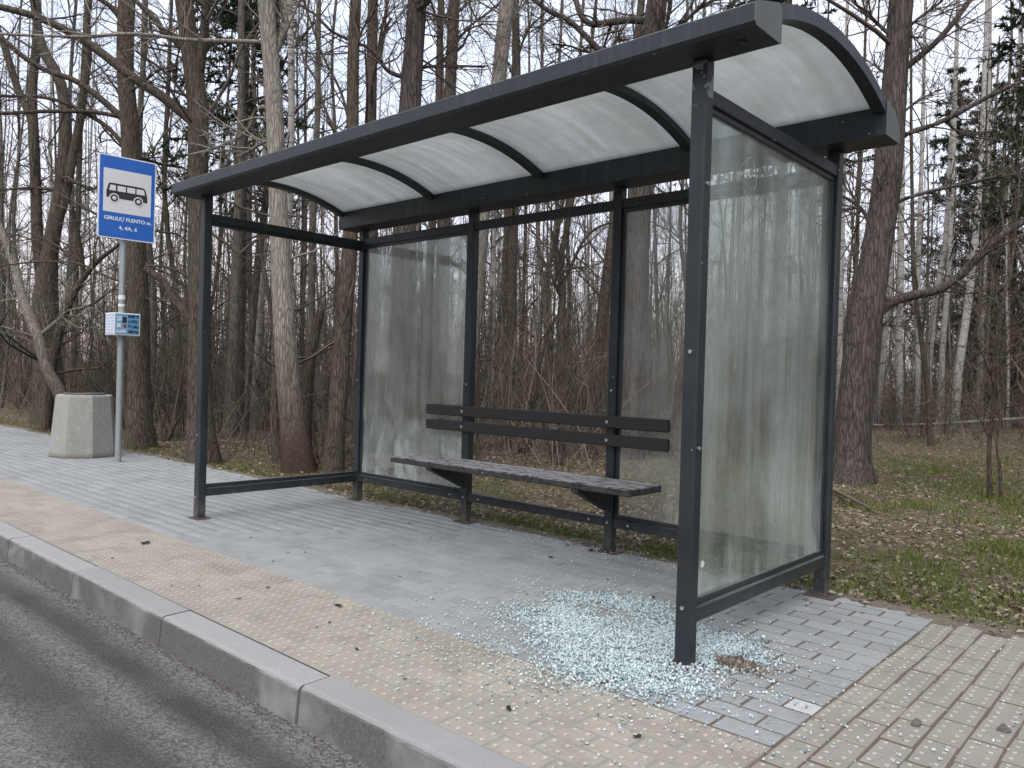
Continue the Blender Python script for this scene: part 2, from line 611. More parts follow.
def m_shard():
    k = MB("crumbled_toughened_glass")
    r = k.n('NewGeometry').outputs['Random Per Island']
    c = k.ramp(r, (0, (.26, .36, .37)), (.10, (.48, .60, .62)), (.45, (.72, .83, .85)), (.85, (.84, .92, .93)), (1, (.95, .97, .97)))
    k.set(Base__Color=c, Roughness=.18, Specular__IOR__Level=.8)
    tl = k.n('BsdfTranslucent', Color=c)
    mx = k.n('MixShader', Fac=.45, i1=k.b.outputs[0], i2=tl.outputs[0])
    k.nt.links.new(mx.outputs[0], k.out.inputs['Surface'])
    return k.m


def m_print(name, paper, ink, sc):
    """printed sheet: rows of small type"""
    k = MB(name)
    v = k.world((1, 1, 1))
    s = k.n('SeparateXYZ', Vector=v)
    row = k.math('PINGPONG', k.math('MULTIPLY', s.outputs[2], sc), 1.0)
    lines = k.ramp(row, (.35, 0.0), (.45, 1.0))
    words = k.ramp(k.noise(k.world((sc * 1.6, sc * 1.6, sc * .9)), 1.0, 2), (.42, 0.0), (.5, 1.0))
    c = k.mix(k.math('MULTIPLY', lines, words), paper, ink)
    k.set(Base__Color=c, Roughness=.3)
    return k.m


def m_concrete_bin():
    k = MB("exposed_aggregate_concrete")
    v = k.world()
    n1 = k.noise(v, 3.2, 5, .6); n2 = k.noise(v, 90, 4, .7)
    g = k.n('SeparateColor', Color=k.voro(v, 70, 'Color')).outputs[0]
    c = k.mix(n1, (.22, .222, .205), (.34, .342, .325))
    c = k.mix(k.ramp(g, (.5, 0.0), (1.0, .5)), c, (.44, .42, .37))
    z = k.n('SeparateXYZ', Vector=v).outputs[2]
    stain = k.ramp(k.noise(k.world((5, 5, .8)), 1.0, 5, .6), (.5, 0.0), (.7, .6))
    c = k.mix(k.math('MULTIPLY', stain, .6), c, (.25, .225, .175))
    c = k.mix(k.ramp(z, (.0, .7), (.07, 0.0)), c, (.10, .09, .075))
    k.set(Base__Color=c, Roughness=.95); k.bump(k.math('ADD', n2, g), .7, .006)
    return k.m


PAINT = m_paint(); PAINT_PEELED = m_paint_peeled()
TIMBER = m_timber(False); TIMBER_WORN = m_timber(True)
ROOF = m_roof()
GLASS_BL = m_glass("dirty_glass_left_back", 3.0, .08, .50, .75, (.92, .94, .93), (.66, .67, .655))
GLASS_BR = m_glass("dirty_glass_right_back", 8.0, .06, .46, .25, (.92, .94, .93), (.62, .61, .58))
GLASS_S = m_glass("dirty_glass_side", 14.0, .04, .44, .32, (.90, .945, .925), (.67, .695, .66))
BRICK, BRICK_F = m_brick(False), m_brick(True)
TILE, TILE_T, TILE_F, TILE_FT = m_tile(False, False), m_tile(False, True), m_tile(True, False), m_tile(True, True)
SAND, KERB, ASPHALT, GROUND = m_sand(), m_kerb(), m_asphalt(), m_ground()
BARK = {'dark': m_bark("dark_bark", (.026, .021, .017), (.104, .084, .067), 42, 'dark'),
        'grey': m_bark("grey_bark", (.045, .039, .033), (.150, .131, .110), 40, 'grey'),
        'pine': m_bark("pine_bark", (.024, .021, .020), (.092, .077, .069), 34, 'pine'),
        'pale': m_bark("pale_bark", (.12, .105, .085), (.27, .245, .21), 40, 'pale'),
        'birch': m_bark("birch_bark", (.25, .24, .22), (.44, .42, .39), 9, 'birch')}
TWIG = m_island("dark_twig_bark", [(.045, .036, .028), (.078, .062, .049), (.12, .096, .077), (.06, .048, .038), (.21, .178, .145)])
TWIG_PALE = m_plain("pale_twig_bark", (.22, .195, .16), .9, var=.25, scale=3)
TWIG_RED = m_island("reddish_twig_bark", [(.05, .040, .034), (.085, .065, .054), (.13, .10, .083), (.07, .055, .046)])
WOOD_FAR = m_island("distant_bark", [(.085, .068, .055), (.14, .112, .09), (.21, .172, .14), (.11, .085, .068), (.36, .33, .29), (.15, .115, .09)])
BRUSH = m_island("brushwood_bark", [(.050, .041, .034), (.095, .078, .064), (.24, .205, .17), (.07, .056, .046)])
NEEDLE = m_island("spruce_needles", [(.022, .036, .020), (.038, .058, .030), (.052, .074, .040)], trans=.15)
GRASS = m_island("spring_grass", [(.065, .100, .018), (.105, .150, .030), (.145, .180, .045), (.20, .18, .09)], trans=.3)
LITTER = m_island("dead_leaves", [(.10, .075, .055), (.16, .12, .09), (.24, .195, .15), (.36, .315, .26), (.12, .085, .06)], trans=.15)
SHARD = m_shard()
BLUE = m_plain("sign_blue", (.012, .115, .46), .45, var=.14, scale=6)
WHITE = m_plain("sign_white", (.66, .67, .68), .4, var=.05, scale=9)
RIM = m_plain("sign_rim_white", (.70, .74, .78), .4, var=.05)
BLACK = m_plain("sign_black", (.018, .020, .026), .45, var=.1)
GALV = m_plain("galvanised_steel", (.34, .37, .37), .5, .55, .2, 25)
BOLT = m_plain("bolt_steel", (.55, .56, .56), .35, .8)
CONC = m_concrete_bin()
SCRAP = m_plain("black_scrap", (.016, .015, .014), .7, var=.3, scale=60)
STONE = m_plain("grey_stone", (.11, .105, .10), .9, var=.3, scale=40, bump=.5)
DIRT = m_plain("brown_dirt", (.045, .034, .026), 1.0, var=.5, scale=70, bump=.9)
PAPER = m_print("timetable_print", (.62, .68, .80), (.30, .36, .55), 60)
POSTER = m_print("blue_poster_print", (.10, .27, .46), (.015, .04, .09), 34)
BOXW = m_plain("box_white", (.68, .70, .70), .4, var=.05)
SCRATCH = m_plain("scratched_glass_white", (.62, .66, .65), .6, var=.1)
BRICK_WHITE = m_plain("paver_with_white_paint", (.36, .37, .37), .7, var=.35, scale=22)
SOIL = m_plain("edge_soil", (.12, .10, .078), 1.0, var=.55, scale=35, bump=.9)
# ------------------------------------------------------------------ ground, road, kerb, pavement
def hgt(x, y):
    x = np.asarray(x, float); y = np.asarray(y, float)
    f = np.clip((y - 1.5) / 3.0, 0, 1)
    h = .045 * np.sin(x * .9 + 1.3) * np.sin(y * .7) + .03 * np.sin(x * 2.3 + y * 1.7) + .018 * np.sin(x * 5.1 - y * 4.3)
    z = -.012 + h * f + .02 * np.clip((y - 4) / 10, 0, 1)
    far = np.clip((-y - 9.5) / 1.0, 0, 1)
    under = np.where((y < 1.47) & (y > -9.6), -.30, z)
    return np.where(y < -9.6, -.05, under)


def grid_axis(a, b, fine0, fine1, step, grow=1.35):
    xs = list(np.arange(fine0, fine1 + 1e-6, step))
    s = step
    while xs[-1] < b:
        s *= grow; xs.append(xs[-1] + s)
    s = step
    while xs[0] > a:
        s *= grow; xs.insert(0, xs[0] - s)
    return np.array(xs)


def build_ground():
    xs = grid_axis(-900, 900, -16, 4, .13)
    ys = np.concatenate([grid_axis(-900, 1.2, -10, .9, 1.0)[:-1], [1.46, 1.475], np.arange(1.55, 12, .13)])
    ys = np.unique(np.concatenate([ys[ys < 1.47], [1.475], np.arange(1.55, 12, .13)]))
    s, t = .13, [ys[-1]]
    while t[-1] < 900:
        s *= 1.3; t.append(t[-1] + s)
    ys = np.concatenate([ys, t[1:]])
    X, Y = np.meshgrid(xs, ys)
    rg = np.random.default_rng(2)
    Z = hgt(X, Y)
    near = (Y > 1.6) & (Y < 12)
    Z = Z + np.where(near, rg.normal(0, .008, Z.shape), 0)
    V = np.stack([X, Y, Z], -1).reshape(-1, 3)
    nx, ny = len(xs), len(ys)
    i = (np.arange(ny - 1)[:, None] * nx + np.arange(nx - 1)[None]).ravel()
    F = np.stack([i, i + 1, i + nx + 1, i + nx], 1)
    tag(ob("ground", mesh_np("ground", V, F, GROUND, True)), "brown forest floor with dead leaves and patches of grass", "ground", kind="structure")


def build_road():
    V = [(-300, -8.6, -.137), (300, -8.6, -.137), (300, -1.1, -.137), (-300, -1.1, -.137)]
    tag(ob("road", pyd("road", V, [(0, 1, 2, 3)], ASPHALT)), "worn grey asphalt road with darker tyre tracks", "road", kind="structure")


KX0, KL = -.862, 1.095


def build_kerb():
    root = thing("kerb", "row of grey concrete kerb stones along the road", "kerb", (-2, -1.13, 0), kind="structure")
    prof = [(-1.222, -.22), (-1.206, -.016), (-1.203, -.008), (-1.196, -.002), (-1.186, .001), (-1.074, .001), (-1.070, -.004), (-1.070, -.22)]
    rg = random.Random(5)
    L = KL - .007
    n, seg = len(prof), 26
    variants = []
    for q in range(4):
        V, F = [], []
        notch = [(rg.uniform(.02, L - .02), rg.uniform(.004, .011), rg.uniform(.012, .03)) for _ in range(5)]
        for a in range(seg + 1):
            xx = L * a / seg
            chip = sum(d * math.exp(-((xx - c) / w) ** 2) for c, d, w in notch)
            if a in (0, seg): chip += .004
            for i, p in enumerate(prof):
                e = 1.0 if i in (1, 2, 3, 4) else 0.0
                V.append((xx, p[0] + e * (chip * .7 + rg.uniform(-.0008, .0008)), p[1] - e * (chip * .6 + rg.uniform(-.0006, .0008))))
        F = [list(range(n)), list(range(seg * n, seg * n + n))[::-1]]
        for a in range(seg):
            F += [[a * n + i, a * n + (i + 1) % n, (a + 1) * n + (i + 1) % n, (a + 1) * n + i] for i in range(n)]
        variants.append(fixn(pyd("kerb_stone", V, F, KERB)))
    k = -26
    while KX0 + k * KL < 6:
        o = ob("kerb_stone", variants[k % 4])
        o.parent = root
        o.matrix_parent_inverse = Matrix.Translation((2, 1.13, 0))
        o.location = (KX0 + k * KL + .0035, rg.uniform(-.004, .004), rg.uniform(-.004, .001))
        o.rotation_euler = (0, rg.uniform(-.002, .002), rg.uniform(-.003, .003))
        k += 1


BL, BW = .215, .1075


def slab_vf(lx, ly, ch=.0035, gap=.005, knobs=()):
    """paver, top at z=0, centred; chamfered top edge, optional tactile knobs"""
    a, b = lx / 2 - gap / 2, ly / 2 - gap / 2
    V = [(-a, -b, -.06), (a, -b, -.06), (a, b, -.06), (-a, b, -.06),
         (-a, -b, -ch), (a, -b, -ch), (a, b, -ch), (-a, b, -ch),
         (-a + ch, -b + ch, 0), (a - ch, -b + ch, 0), (a - ch, b - ch, 0), (-a + ch, b - ch, 0)]
    F = [(0, 1, 5, 4), (1, 2, 6, 5), (2, 3, 7, 6), (3, 0, 4, 7), (4, 5, 9, 8), (5, 6, 10, 9), (6, 7, 11, 10), (7, 4, 8, 11), (8, 9, 10, 11)]
    mi = [0] * 9
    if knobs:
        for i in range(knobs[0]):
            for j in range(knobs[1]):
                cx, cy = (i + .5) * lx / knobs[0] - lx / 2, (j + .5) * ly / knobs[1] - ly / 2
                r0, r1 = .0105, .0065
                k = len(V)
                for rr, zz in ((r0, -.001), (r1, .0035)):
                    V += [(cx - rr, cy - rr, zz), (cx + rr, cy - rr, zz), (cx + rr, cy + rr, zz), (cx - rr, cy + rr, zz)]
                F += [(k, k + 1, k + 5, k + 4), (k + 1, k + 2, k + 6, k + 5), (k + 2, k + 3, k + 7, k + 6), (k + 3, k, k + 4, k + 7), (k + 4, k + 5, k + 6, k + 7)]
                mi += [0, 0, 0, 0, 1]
    return np.array(V), np.array(F), mi


def in_view(x, y, m=40):
    u, v, w = project((x, y, 0))
    return w > .3 and -m < u < 1024 + m and v < 768 + m


def build_pavement():
    # bed under the pieces
    V = [(-40, -1.07, -.002), (3.4, -1.07, -.002), (3.4, 1.50, -.002), (-40, 1.50, -.002)]
    root = tag(ob("pavement", pyd("pavement", V, [(0, 1, 2, 3)], SAND)), "pavement of grey block pavers with a tan tactile strip along the kerb", "pavement", kind="structure")
    rg = random.Random(11)

    def lay(kind, spots, vf, mats, mats_field, name, field):
        # spots: (x, y, sx, rot)
        seen = [s for s in spots if in_view(s[0], s[1])]
        seen.sort(key=lambda s: (s[0] - CAM[0]) ** 2 + (s[1] - CAM[1]) ** 2)
        near = set(seen[:298])
        V, F, mi = vf
        me = fixn(pyd(name, V, F, mats, mi))
        FV, FF, FM, k = [], [], [], 0
        for s in spots:
            x, y, sx, rot = s
            shr = .986 if x > .55 else .978 if x > -.35 else .985 if x > -1.2 else 1.0
            dz = rg.uniform(-.0012, .0008); ax = rg.uniform(-.004, .004); ay = rg.uniform(-.003, .003); az = rg.uniform(-.008, .008)
            if kind == 't' and x > .5:
                az *= 3.2; dz = rg.uniform(-.0005, .0015); x += rg.uniform(-.003, .003); y += rg.uniform(-.003, .003)
            if s in near:
                o = ob(name, me); o.parent = root
                o.location = (x, y, dz); o.rotation_euler = (ax, ay, rot + az); o.scale = (sx * shr * (.985 if x > .55 else 1), shr, 1)
                if kind == 'b' and min((x - a) ** 2 + (y - b) ** 2 for a, b in ((.46, -.06),)) < .004:
                    o.material_slots[0].link = 'OBJECT'; o.material_slots[0].material = BRICK_WHITE
            else:
                P = V * np.array([sx, 1, 1]) * shr
                c, sn = math.cos(rot + az), math.sin(rot + az)
                Q = np.stack([P[:, 0] * c - P[:, 1] * sn + x, P[:, 0] * sn + P[:, 1] * c + y, P[:, 2] + dz + P[:, 0] * ay - P[:, 1] * ax], 1)
                FV.append(Q); FF.append(F + k); FM += mi; k += len(V)
        o = ob(field, fixn(mesh_np(field, np.concatenate(FV), np.concatenate(FF), mats_field, midx=FM)), root)
        tag(o, kind="stuff")

    # grey block pavers, half bond, long side along the kerb
    spots = []
    row, y = 0, -.43 + BW / 2
    while y < 1.50:
        x = .55 - (BL / 2 if row % 2 == 0 else BL / 4)
        first = row % 2 == 1
        if first:
            spots.append((.55 - BL / 4, y, .5, 0.0)); x = .55 - BL / 2 - BL / 2
        while x > -34:
            spots.append((x, y, 1.0, 0.0)); x -= BL
        row += 1; y += BW
    lay('b', spots, slab_vf(BL, BW), [BRICK, BRICK], [BRICK_F, BRICK_F], "paver_brick", "paver_brick_field")
    # tan tactile tiles: three rows along the kerb, and the cross strip right of the shelter
    T = .2115
    spots = []
    for r in range(6):
        y = -1.066 + T / 2 * (r + .5)
        x = .55 - T / 2 - (T / 2 if r % 2 else 0)
        if r % 2: spots.append((.55 - T / 4, y, .5, 0.0))
        while x > -34:
            spots.append((x, y, 1.0, 0.0)); x -= T
    for c in range(26):
        x = .553 + T / 2 * (c + .5)
        y = -1.066 + T * (.5 if c % 2 else 1.0)
        if c % 2 == 0: spots.append((x, -1.066 + T / 4, .5, math.pi / 2))
        while y < 1.47:
            spots.append((x, y, 1.0, math.pi / 2)); y += T
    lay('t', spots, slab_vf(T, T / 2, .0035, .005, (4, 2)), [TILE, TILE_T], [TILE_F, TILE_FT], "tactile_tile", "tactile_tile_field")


build_ground(); build_road(); build_kerb(); build_pavement()

# ------------------------------------------------------------------ bus shelter
XP = [0.0, -1.367, -2.697, -4.049]        # post lines, right to left
YB = 1.438
P2 = .0325
ZR, ZB = 2.25, .195
XL, XR = -4.215, .30


def build_shelter():
    sh = thing("bus_shelter", "dark grey metal bus shelter with curved milky roof and dirty glass panes", "bus shelter", (-2.02, .72, 0))

    def bolt(parent, x, y, z, axis, s):
        h = .006 * s
        cyl("bolt", (x, y, z), .008, h, axis, BOLT, parent, 8)

    posts = {}
    for i, x in enumerate(XP):
        if i in (0, 3):
            p = box("post", x - P2, x + P2, -P2, P2, -.02, 2.387, PAINT_PEELED if i == 0 else PAINT, sh, .006)
            posts[(i, 'f')] = p
            box("base_plate", x - .075, x + .075, -.055, .055, -.004, .006, m_rust, p, .002)
        p = box("post", x - P2, x + P2, YB - P2, YB + P2, -.05, 2.364, PAINT, sh, .006)
        posts[(i, 'b')] = p
        box("base_plate", x - .08, x + .08, YB - .06, YB + .06, -.006, .006, m_rust, p, .002)
    g = .0005
    # back rails between posts
    for i in range(3):
        x0, x1 = XP[i + 1] + P2 + g, XP[i] - P2 - g
        r = box("rail", x0, x1, YB - .025, YB + .025, ZR - .03, ZR + .03, PAINT, sh)
        if i != 1: box("glazing_bead", x0, x1, YB - .012, YB + .012, ZR - .055, ZR - .0305, PAINT, r, .002)
        r = box("rail", x0, x1, YB - .025, YB + .025, ZB - .03, ZB + .03, PAINT, sh)
        if i != 1: box("glazing_bead", x0, x1, YB - .012, YB + .012, ZB + .0305, ZB + .055, PAINT, r, .002)
        for xx in (x0 + .12, x1 - .12): bolt(r, xx, YB - .026, ZB, 'y', -1)
        if i != 1:
            for xx in (x0, x1 - .024):
                box("glazing_bead", xx, xx + .024, YB - .012, YB + .012, ZB + .0555, ZR - .0555, PAINT, posts[(i if xx > x0 else i + 1, 'b')], .002)
            m = GLASS_BR if i == 0 else GLASS_BL
            box("glass_pane", x0 + .008, x1 - .008, YB - .004, YB + .004, ZB + .036, ZR - .036, m, sh, .001)
    # side rails
    for i in (0, 3):
        x = XP[i]
        y0, y1 = P2 + g, YB - P2 - g
        dz = 0.0 if i == 0 else -.02
        r1 = box("rail", x - .025, x + .025, y0, y1, ZR + dz - .03, ZR + dz + .03, PAINT, sh)
        box("glazing_bead", x - .012, x + .012, y0, y1, ZR + dz - .056, ZR + dz - .0305, PAINT, r1, .002)
        r2 = box("rail", x - .028, x + .028, y0, y1, ZB - .03, ZB + .03, PAINT, sh)
        box("glazing_bead", x - .012, x + .012, y0, y1, ZB + .0305, ZB + .058, PAINT, r2, .002)
        if i == 0:
            for key, yy in (('f', y0), ('b', y1 - .024)):
                box("glazing_bead", x - .012, x + .012, yy, yy + .024, ZB + .0585, ZR - .0565, PAINT, posts[(0, key)], .002)
            gp = box("glass_pane", x - .004, x + .004, y0 + .008, y1 - .008, ZB + .036, ZR - .036, GLASS_S, sh, .001)
            # scratched loop near the top of the pane
            rg = random.Random(3)
            pts = []
            for k in range(34):
                a = k / 33 * 5.2 * math.pi / 2 + .6
                rr = .062 + .012 * math.sin(k * .7)
                pts.append((.0052, .40 + rr * math.cos(a) * 1.1 + .001 * k, 2.03 + rr * math.sin(a) * 1.0))
            pts += [(.0052, .36 + .005 * k, 1.96 - .004 * k + .01 * math.sin(k)) for k in range(10)]
            polyline("scratch", pts, .0007, SCRATCH, gp)
            prism("paper_scrap", [(.095, .372), (.118, .368), (.128, .384), (.112, .398), (.098, .392)], 'x', .0045, .0052, BOXW, gp)
    for (x, y, z, ax, s) in ((0, -P2, .23, 'y', -1), (0, -P2, 1.24, 'y', -1), (P2, 0, .86, 'x', 1), (P2, 0, 1.9, 'x', 1), (-4.049, -P2, .62, 'y', -1), (-4.049, -P2, .16, 'y', -1)):
        bolt(posts[(0 if x > -1 else 3, 'f')], x, y, z, ax, s)
    for i, x in enumerate(XP):
        bolt(posts[(i, 'b')], x, YB - P2, 1.05, 'y', -1)
        bolt(posts[(i, 'b')], x, YB - P2, ZB, 'y', -1)
    cyl("drain_hole", (P2 - .0005, -.004, .045), .014, .0015, 'x', BLACK, posts[(0, 'f')], 12)
    # roof beams (gutters)
    fb = [(-.185, 2.398), (-.172, 2.386), (.030, 2.386), (.034, 2.390), (.034, 2.515), (.010, 2.530), (-.165, 2.474), (-.185, 2.462)]
    b1 = prism("roof_beam", fb, 'x', XL + .004, XR - .004, PAINT, sh)
    bb = [(1.285, 2.362), (1.495, 2.362), (1.500, 2.368), (1.497, 2.402), (1.470, 2.455), (1.420, 2.492), (1.300, 2.528), (1.285, 2.522)]
    b2 = prism("roof_beam", bb, 'x', XL + .004, XR - .004, PAINT, sh)
    for b, prof in ((b1, fb), (b2, bb)):
        for x0 in (XL, XR - .0035):
            cy_, cz_ = sum(p[0] for p in prof) / len(prof), sum(p[1] for p in prof) / len(prof)
            pr = [(cy_ + (p[0] - cy_) * 1.015, cz_ + (p[1] - cz_) * 1.02) for p in prof]
            prism("end_cap", pr, 'x', x0, x0 + .0035, CAPM, b)
    box("drain_stub", .19, .215, -.09, -.065, 2.378, 2.3865, m_rust, b1, .001)
    # curved ribs and roof sheets
    yc, Rr = .64, 1.74
    zc = 2.648 - Rr
    a_end = math.asin(.655 / Rr)

    def arc(r, n=18, a=a_end):
        return [(yc + r * math.sin(t), zc + r * math.cos(t)) for t in np.linspace(-a, a, n)]

    xs = [XL + .036, -3.02, -1.92, -.79, XR - .036]
    for x in xs:
        w = .03
        prof = arc(Rr) + arc(Rr - .055)[::-1]
        prism("roof_rib", prof, 'x', x - w, x + w, PAINT, sh)
    for k in range(4):
        a, b = xs[k] + .0305, xs[k + 1] - .0305
        prof = arc(Rr - .012, 26) + arc(Rr - .020, 26)[::-1]
        n = 26
        o = prism("roof_panel", prof, 'x', a, b, ROOF, sh, True)
    return sh


def polyline(name, pts, r, m, parent=None):
    P = np.array(pts)[None]
    V, F = tubes(P, np.full((1, len(pts)), r), 5)
    return ob(name, mesh_np(name, V, F, m), parent)


def tubes(P, Rd, S_):
    """P (N,K,3) centre lines, Rd (N,K) radii -> verts, quads"""
    N, K, _ = P.shape
    T = np.gradient(P, axis=1)
    T /= np.linalg.norm(T, axis=2, keepdims=True) + 1e-9
    ref = np.array([.87, .41, .28])
    U = np.cross(T, ref)
    bad = np.linalg.norm(U, axis=2) < .15
    U[bad] = np.cross(T[bad], np.array([0., 0, 1.]))
    U /= np.linalg.norm(U, axis=2, keepdims=True) + 1e-9
    W = np.cross(T, U)
    a = np.arange(S_) * 2 * math.pi / S_
    V = P[:, :, None] + Rd[:, :, None, None] * (U[:, :, None] * np.cos(a)[None, None, :, None] + W[:, :, None] * np.sin(a)[None, None, :, None])
    base = (np.arange(N)[:, None, None] * K + np.arange(K - 1)[None, :, None]) * S_
    j = np.arange(S_)[None, None]
    j2 = (j + 1) % S_
    F = np.stack([base + j, base + j2, base + S_ + j2, base + S_ + j], -1).reshape(-1, 4)
    return V.reshape(-1, 3), F


m_rust = m_plain("rusty_dark_steel", (.075, .055, .045), .8, .2, .5, 50)
CAPM = m_plain("dusty_paint", (.10, .108, .11), .6, 0, .35, 12)
build_shelter()


# ------------------------------------------------------------------ bench
def build_bench():
    b = thing("bench", "dark slatted bench fixed to the back posts of the shelter", "bench", (-2.03, 1.2, 0))
    x0, x1 = -3.13, -.965
    ys = [(1.040, 1.152), (1.160, 1.272), (1.280, 1.392)]
    for k, (a, c) in enumerate(ys):
        p = box("seat_plank", x0 - .004 * (k % 2), x1 + .006 * (k % 2), a, c, .442, .486, TIMBER_WORN, b, .006)
        for x in (XP[1], XP[2]):
            cyl("bolt", (x, (a + c) / 2, .4855), .009, .003, 'z', BOLT, p, 8)
            if k == 0: cyl("bolt", (x + .55, a - .003, .464), .006, .0035, 'y', BOLT, p, 8)
    for z0, z1 in ((.808, .886), (.692, .768)):
        p = box("backrest_plank", -3.105, -.920, 1.366, 1.402, z0, z1, TIMBER, b, .006)
        for x in (XP[1], XP[2]):
            cyl("bolt", (x, 1.3615, (z0 + z1) / 2), .011, .005, 'y', BOLT, p, 10)
    for x in (XP[1], XP[2]):
        prof = [(1.045, .441), (1.045, .425), (1.38, .275), (1.404, .270), (1.404, .441)]
        prism("bracket", prof, 'x', x - .0275, x + .0275, PAINT, b)


build_bench()


# ------------------------------------------------------------------ bus stop sign
def text_mesh(name, body, size, m, parent, loc, wid=None, off=0.0):
    cu = bpy.data.curves.new(name, 'FONT')
    cu.body = body; cu.size = size; cu.align_x = 'CENTER'; cu.align_y = 'CENTER'
    cu.extrude = .0008; cu.offset = off
    tmp = bpy.data.objects.new(name, cu)
    COL.objects.link(tmp)
    bpy.context.view_layer.update()
    dg = bpy.context.evaluated_depsgraph_get()
    me = bpy.data.meshes.new_from_object(tmp.evaluated_get(dg))
    bpy.data.objects.remove(tmp)
    V = np.array([v.co[:] for v in me.vertices])
    c = (V.max(0) + V.min(0)) / 2
    sx = wid / (V[:, 0].max() - V[:, 0].min()) if wid else 1.0
    # local x -> +y, local y -> +z, local z -> +x
    for v in me.vertices:
        a = (v.co[0] - c[0]) * sx; d = v.co[1] - c[1]
        v.co = (loc[0] + v.co[2], loc[1] + a, loc[2] + d)
    me.materials.clear(); me.materials.append(m)
    o = bpy.data.objects.new(name, me)
    return o


def build_sign():
    px, py = -7.858, .907
    s = thing("bus_stop_sign", "blue bus stop sign with black bus picture on a grey pole", "sign", (px, py, 0))
    pole = cyl("pole", (px, py, -.1), .036, 3.5, 'z', GALV, s, 18)
    for z in (2.72, 3.28):
        box("clamp", px - .04, px + .052, py - .05, py + .05, z - .015, z + .015, GALV, s, .003)
    for z, h in ((1.87, .05), (1.79, .03)):
        cyl("pole_sticker", (px, py, z), .0372, h, 'z', BOXW, pole, 18)
    W, Hh, Z1 = .62, .935, 3.485
    y0 = py - W / 2 + .012
    xf = px + .054

    def pt(u, v): return (y0 + u * W, Z1 - v * Hh)

    def rrect(u0, u1, v0, v1, r, n=5):
        (a, d), (c, e) = pt(u0, v0), pt(u1, v1)
        o = []
        for cx, cz, st in ((c - r, d - r, 0), (a + r, d - r, 90), (a + r, e + r, 180), (c - r, e + r, 270)):
            for k in range(n):
                t = R(st + 90 * k / (n - 1)); o.append((cx + r * math.cos(t), cz + r * math.sin(t)))
        return o

    panel = prism("sign_panel", rrect(0, 1, 0, 1, .02), 'x', xf, xf + .016, RIM, s)
    L = [xf + .0162]

    def layer(name, prof, m, th=.0015):
        prism(name, prof, 'x', L[0], L[0] + th, m, panel); return L[0] + th

    t = layer("blue_field", rrect(.022, .978, .014, .986, .012), BLUE); L[0] = t + .0002
    t2 = layer("white_field", rrect(.085, .915, .165, .685, .004), WHITE)
    for o in (text_mesh("stop_name_lettering", "GIRULIŲ PLENTO st.", .056, RIM, panel, (L[0] + .001, y0 + .52 * W, Z1 - .762 * Hh), .51, .0016),
              text_mesh("route_number_lettering", "4, 4A, 6", .058, RIM, panel, (L[0] + .001, y0 + .52 * W, Z1 - .865 * Hh), .20, .0016)):
        link(o, panel)
    L[0] = t2 + .0002
    body = [pt(*q) for q in ((.14, .512), (.135, .44), (.165, .365), (.175, .345), (.20, .335), (.755, .335), (.795, .345), (.815, .365), (.845, .44), (.852, .515))]
    t3 = layer("bus_pictogram", body, BLACK); L[0] = t3 + .0002
    for (a, b_) in ((.19, .295), (.325, .465), (.49, .63), (.655, .795)):
        q = [(a + (.012 if a < .2 else 0), .36), (b_ - (.012 if a > .6 else 0), .36), (b_ + (.008 if a > .6 else 0), .425), (a - (.008 if a < .2 else 0), .425)]
        layer("bus_window", [pt(*p) for p in q], WHITE)
    for u in (.27, .69):
        cy_, cz_ = pt(u, .513)

        def disc(r, n=22): return [(cy_ + r * math.cos(2 * math.pi * i / n), cz_ + r * math.sin(2 * math.pi * i / n)) for i in range(n)]
        l0 = L[0]
        t4 = layer("wheel_arch", disc(.053), WHITE); L[0] = t4 + .0002
        t5 = layer("bus_wheel", disc(.040), BLACK); L[0] = t5 + .0002
        layer("wheel_hub", disc(.021), WHITE); L[0] = l0
    s.rotation_euler = (0, 0, R(-4))

    tb = thing("timetable_box", "small white box with blue posters strapped to the sign pole", "notice box", (px, py, 1.455))
    bx0, bx1, by0, by1, bz0, bz1 = px - .13, px + .12, py - .125, py + .165, 1.458, 1.712
    box("box_body", bx0, bx1, by0, by1, bz0, bz1, BOXW, tb, .004)
    prism("poster", [(by0 + .012, bz0 + .012), (by1 - .012, bz0 + .012), (by1 - .012, bz1 - .012), (by0 + .012, bz1 - .012)], 'x', bx1 + .0005, bx1 + .0025, PSTR, tb)
    for k in range(4):
        z = bz1 - .062 - k * .055
        prism("poster_panel", [(by0 + .15, z), (by1 - .02, z), (by1 - .02, z + .045), (by0 + .15, z + .045)], 'x', bx1 + .0027, bx1 + .0037, POSTER, tb)
    for (ya, za, w_, h_, m) in ((.03, .16, .05, .055, PAPER), (.09, .14, .045, .07, BLACK), (.03, .09, .04, .045, BOXW), (.02, .025, .11, .04, PAPER), (.10, .085, .035, .04, RED)):
        prism("poster_picture", [(by0 + ya, bz0 + za), (by0 + ya + w_, bz0 + za), (by0 + ya + w_, bz0 + za + h_), (by0 + ya, bz0 + za + h_)], 'x', bx1 + .0027, bx1 + .0037, m, tb)
    prism("timetable_sheet", [(bx0 + .012, bz0 + .012), (bx1 - .012, bz0 + .012), (bx1 - .012, bz1 - .012), (bx0 + .012, bz1 - .012)], 'y', by0 - .0025, by0 - .0005, PAPER, tb)


PSTR = m_plain("poster_light_blue", (.16, .36, .52), .3, var=.1)
RED = m_plain("poster_red", (.25, .05, .04), .4)
build_sign()


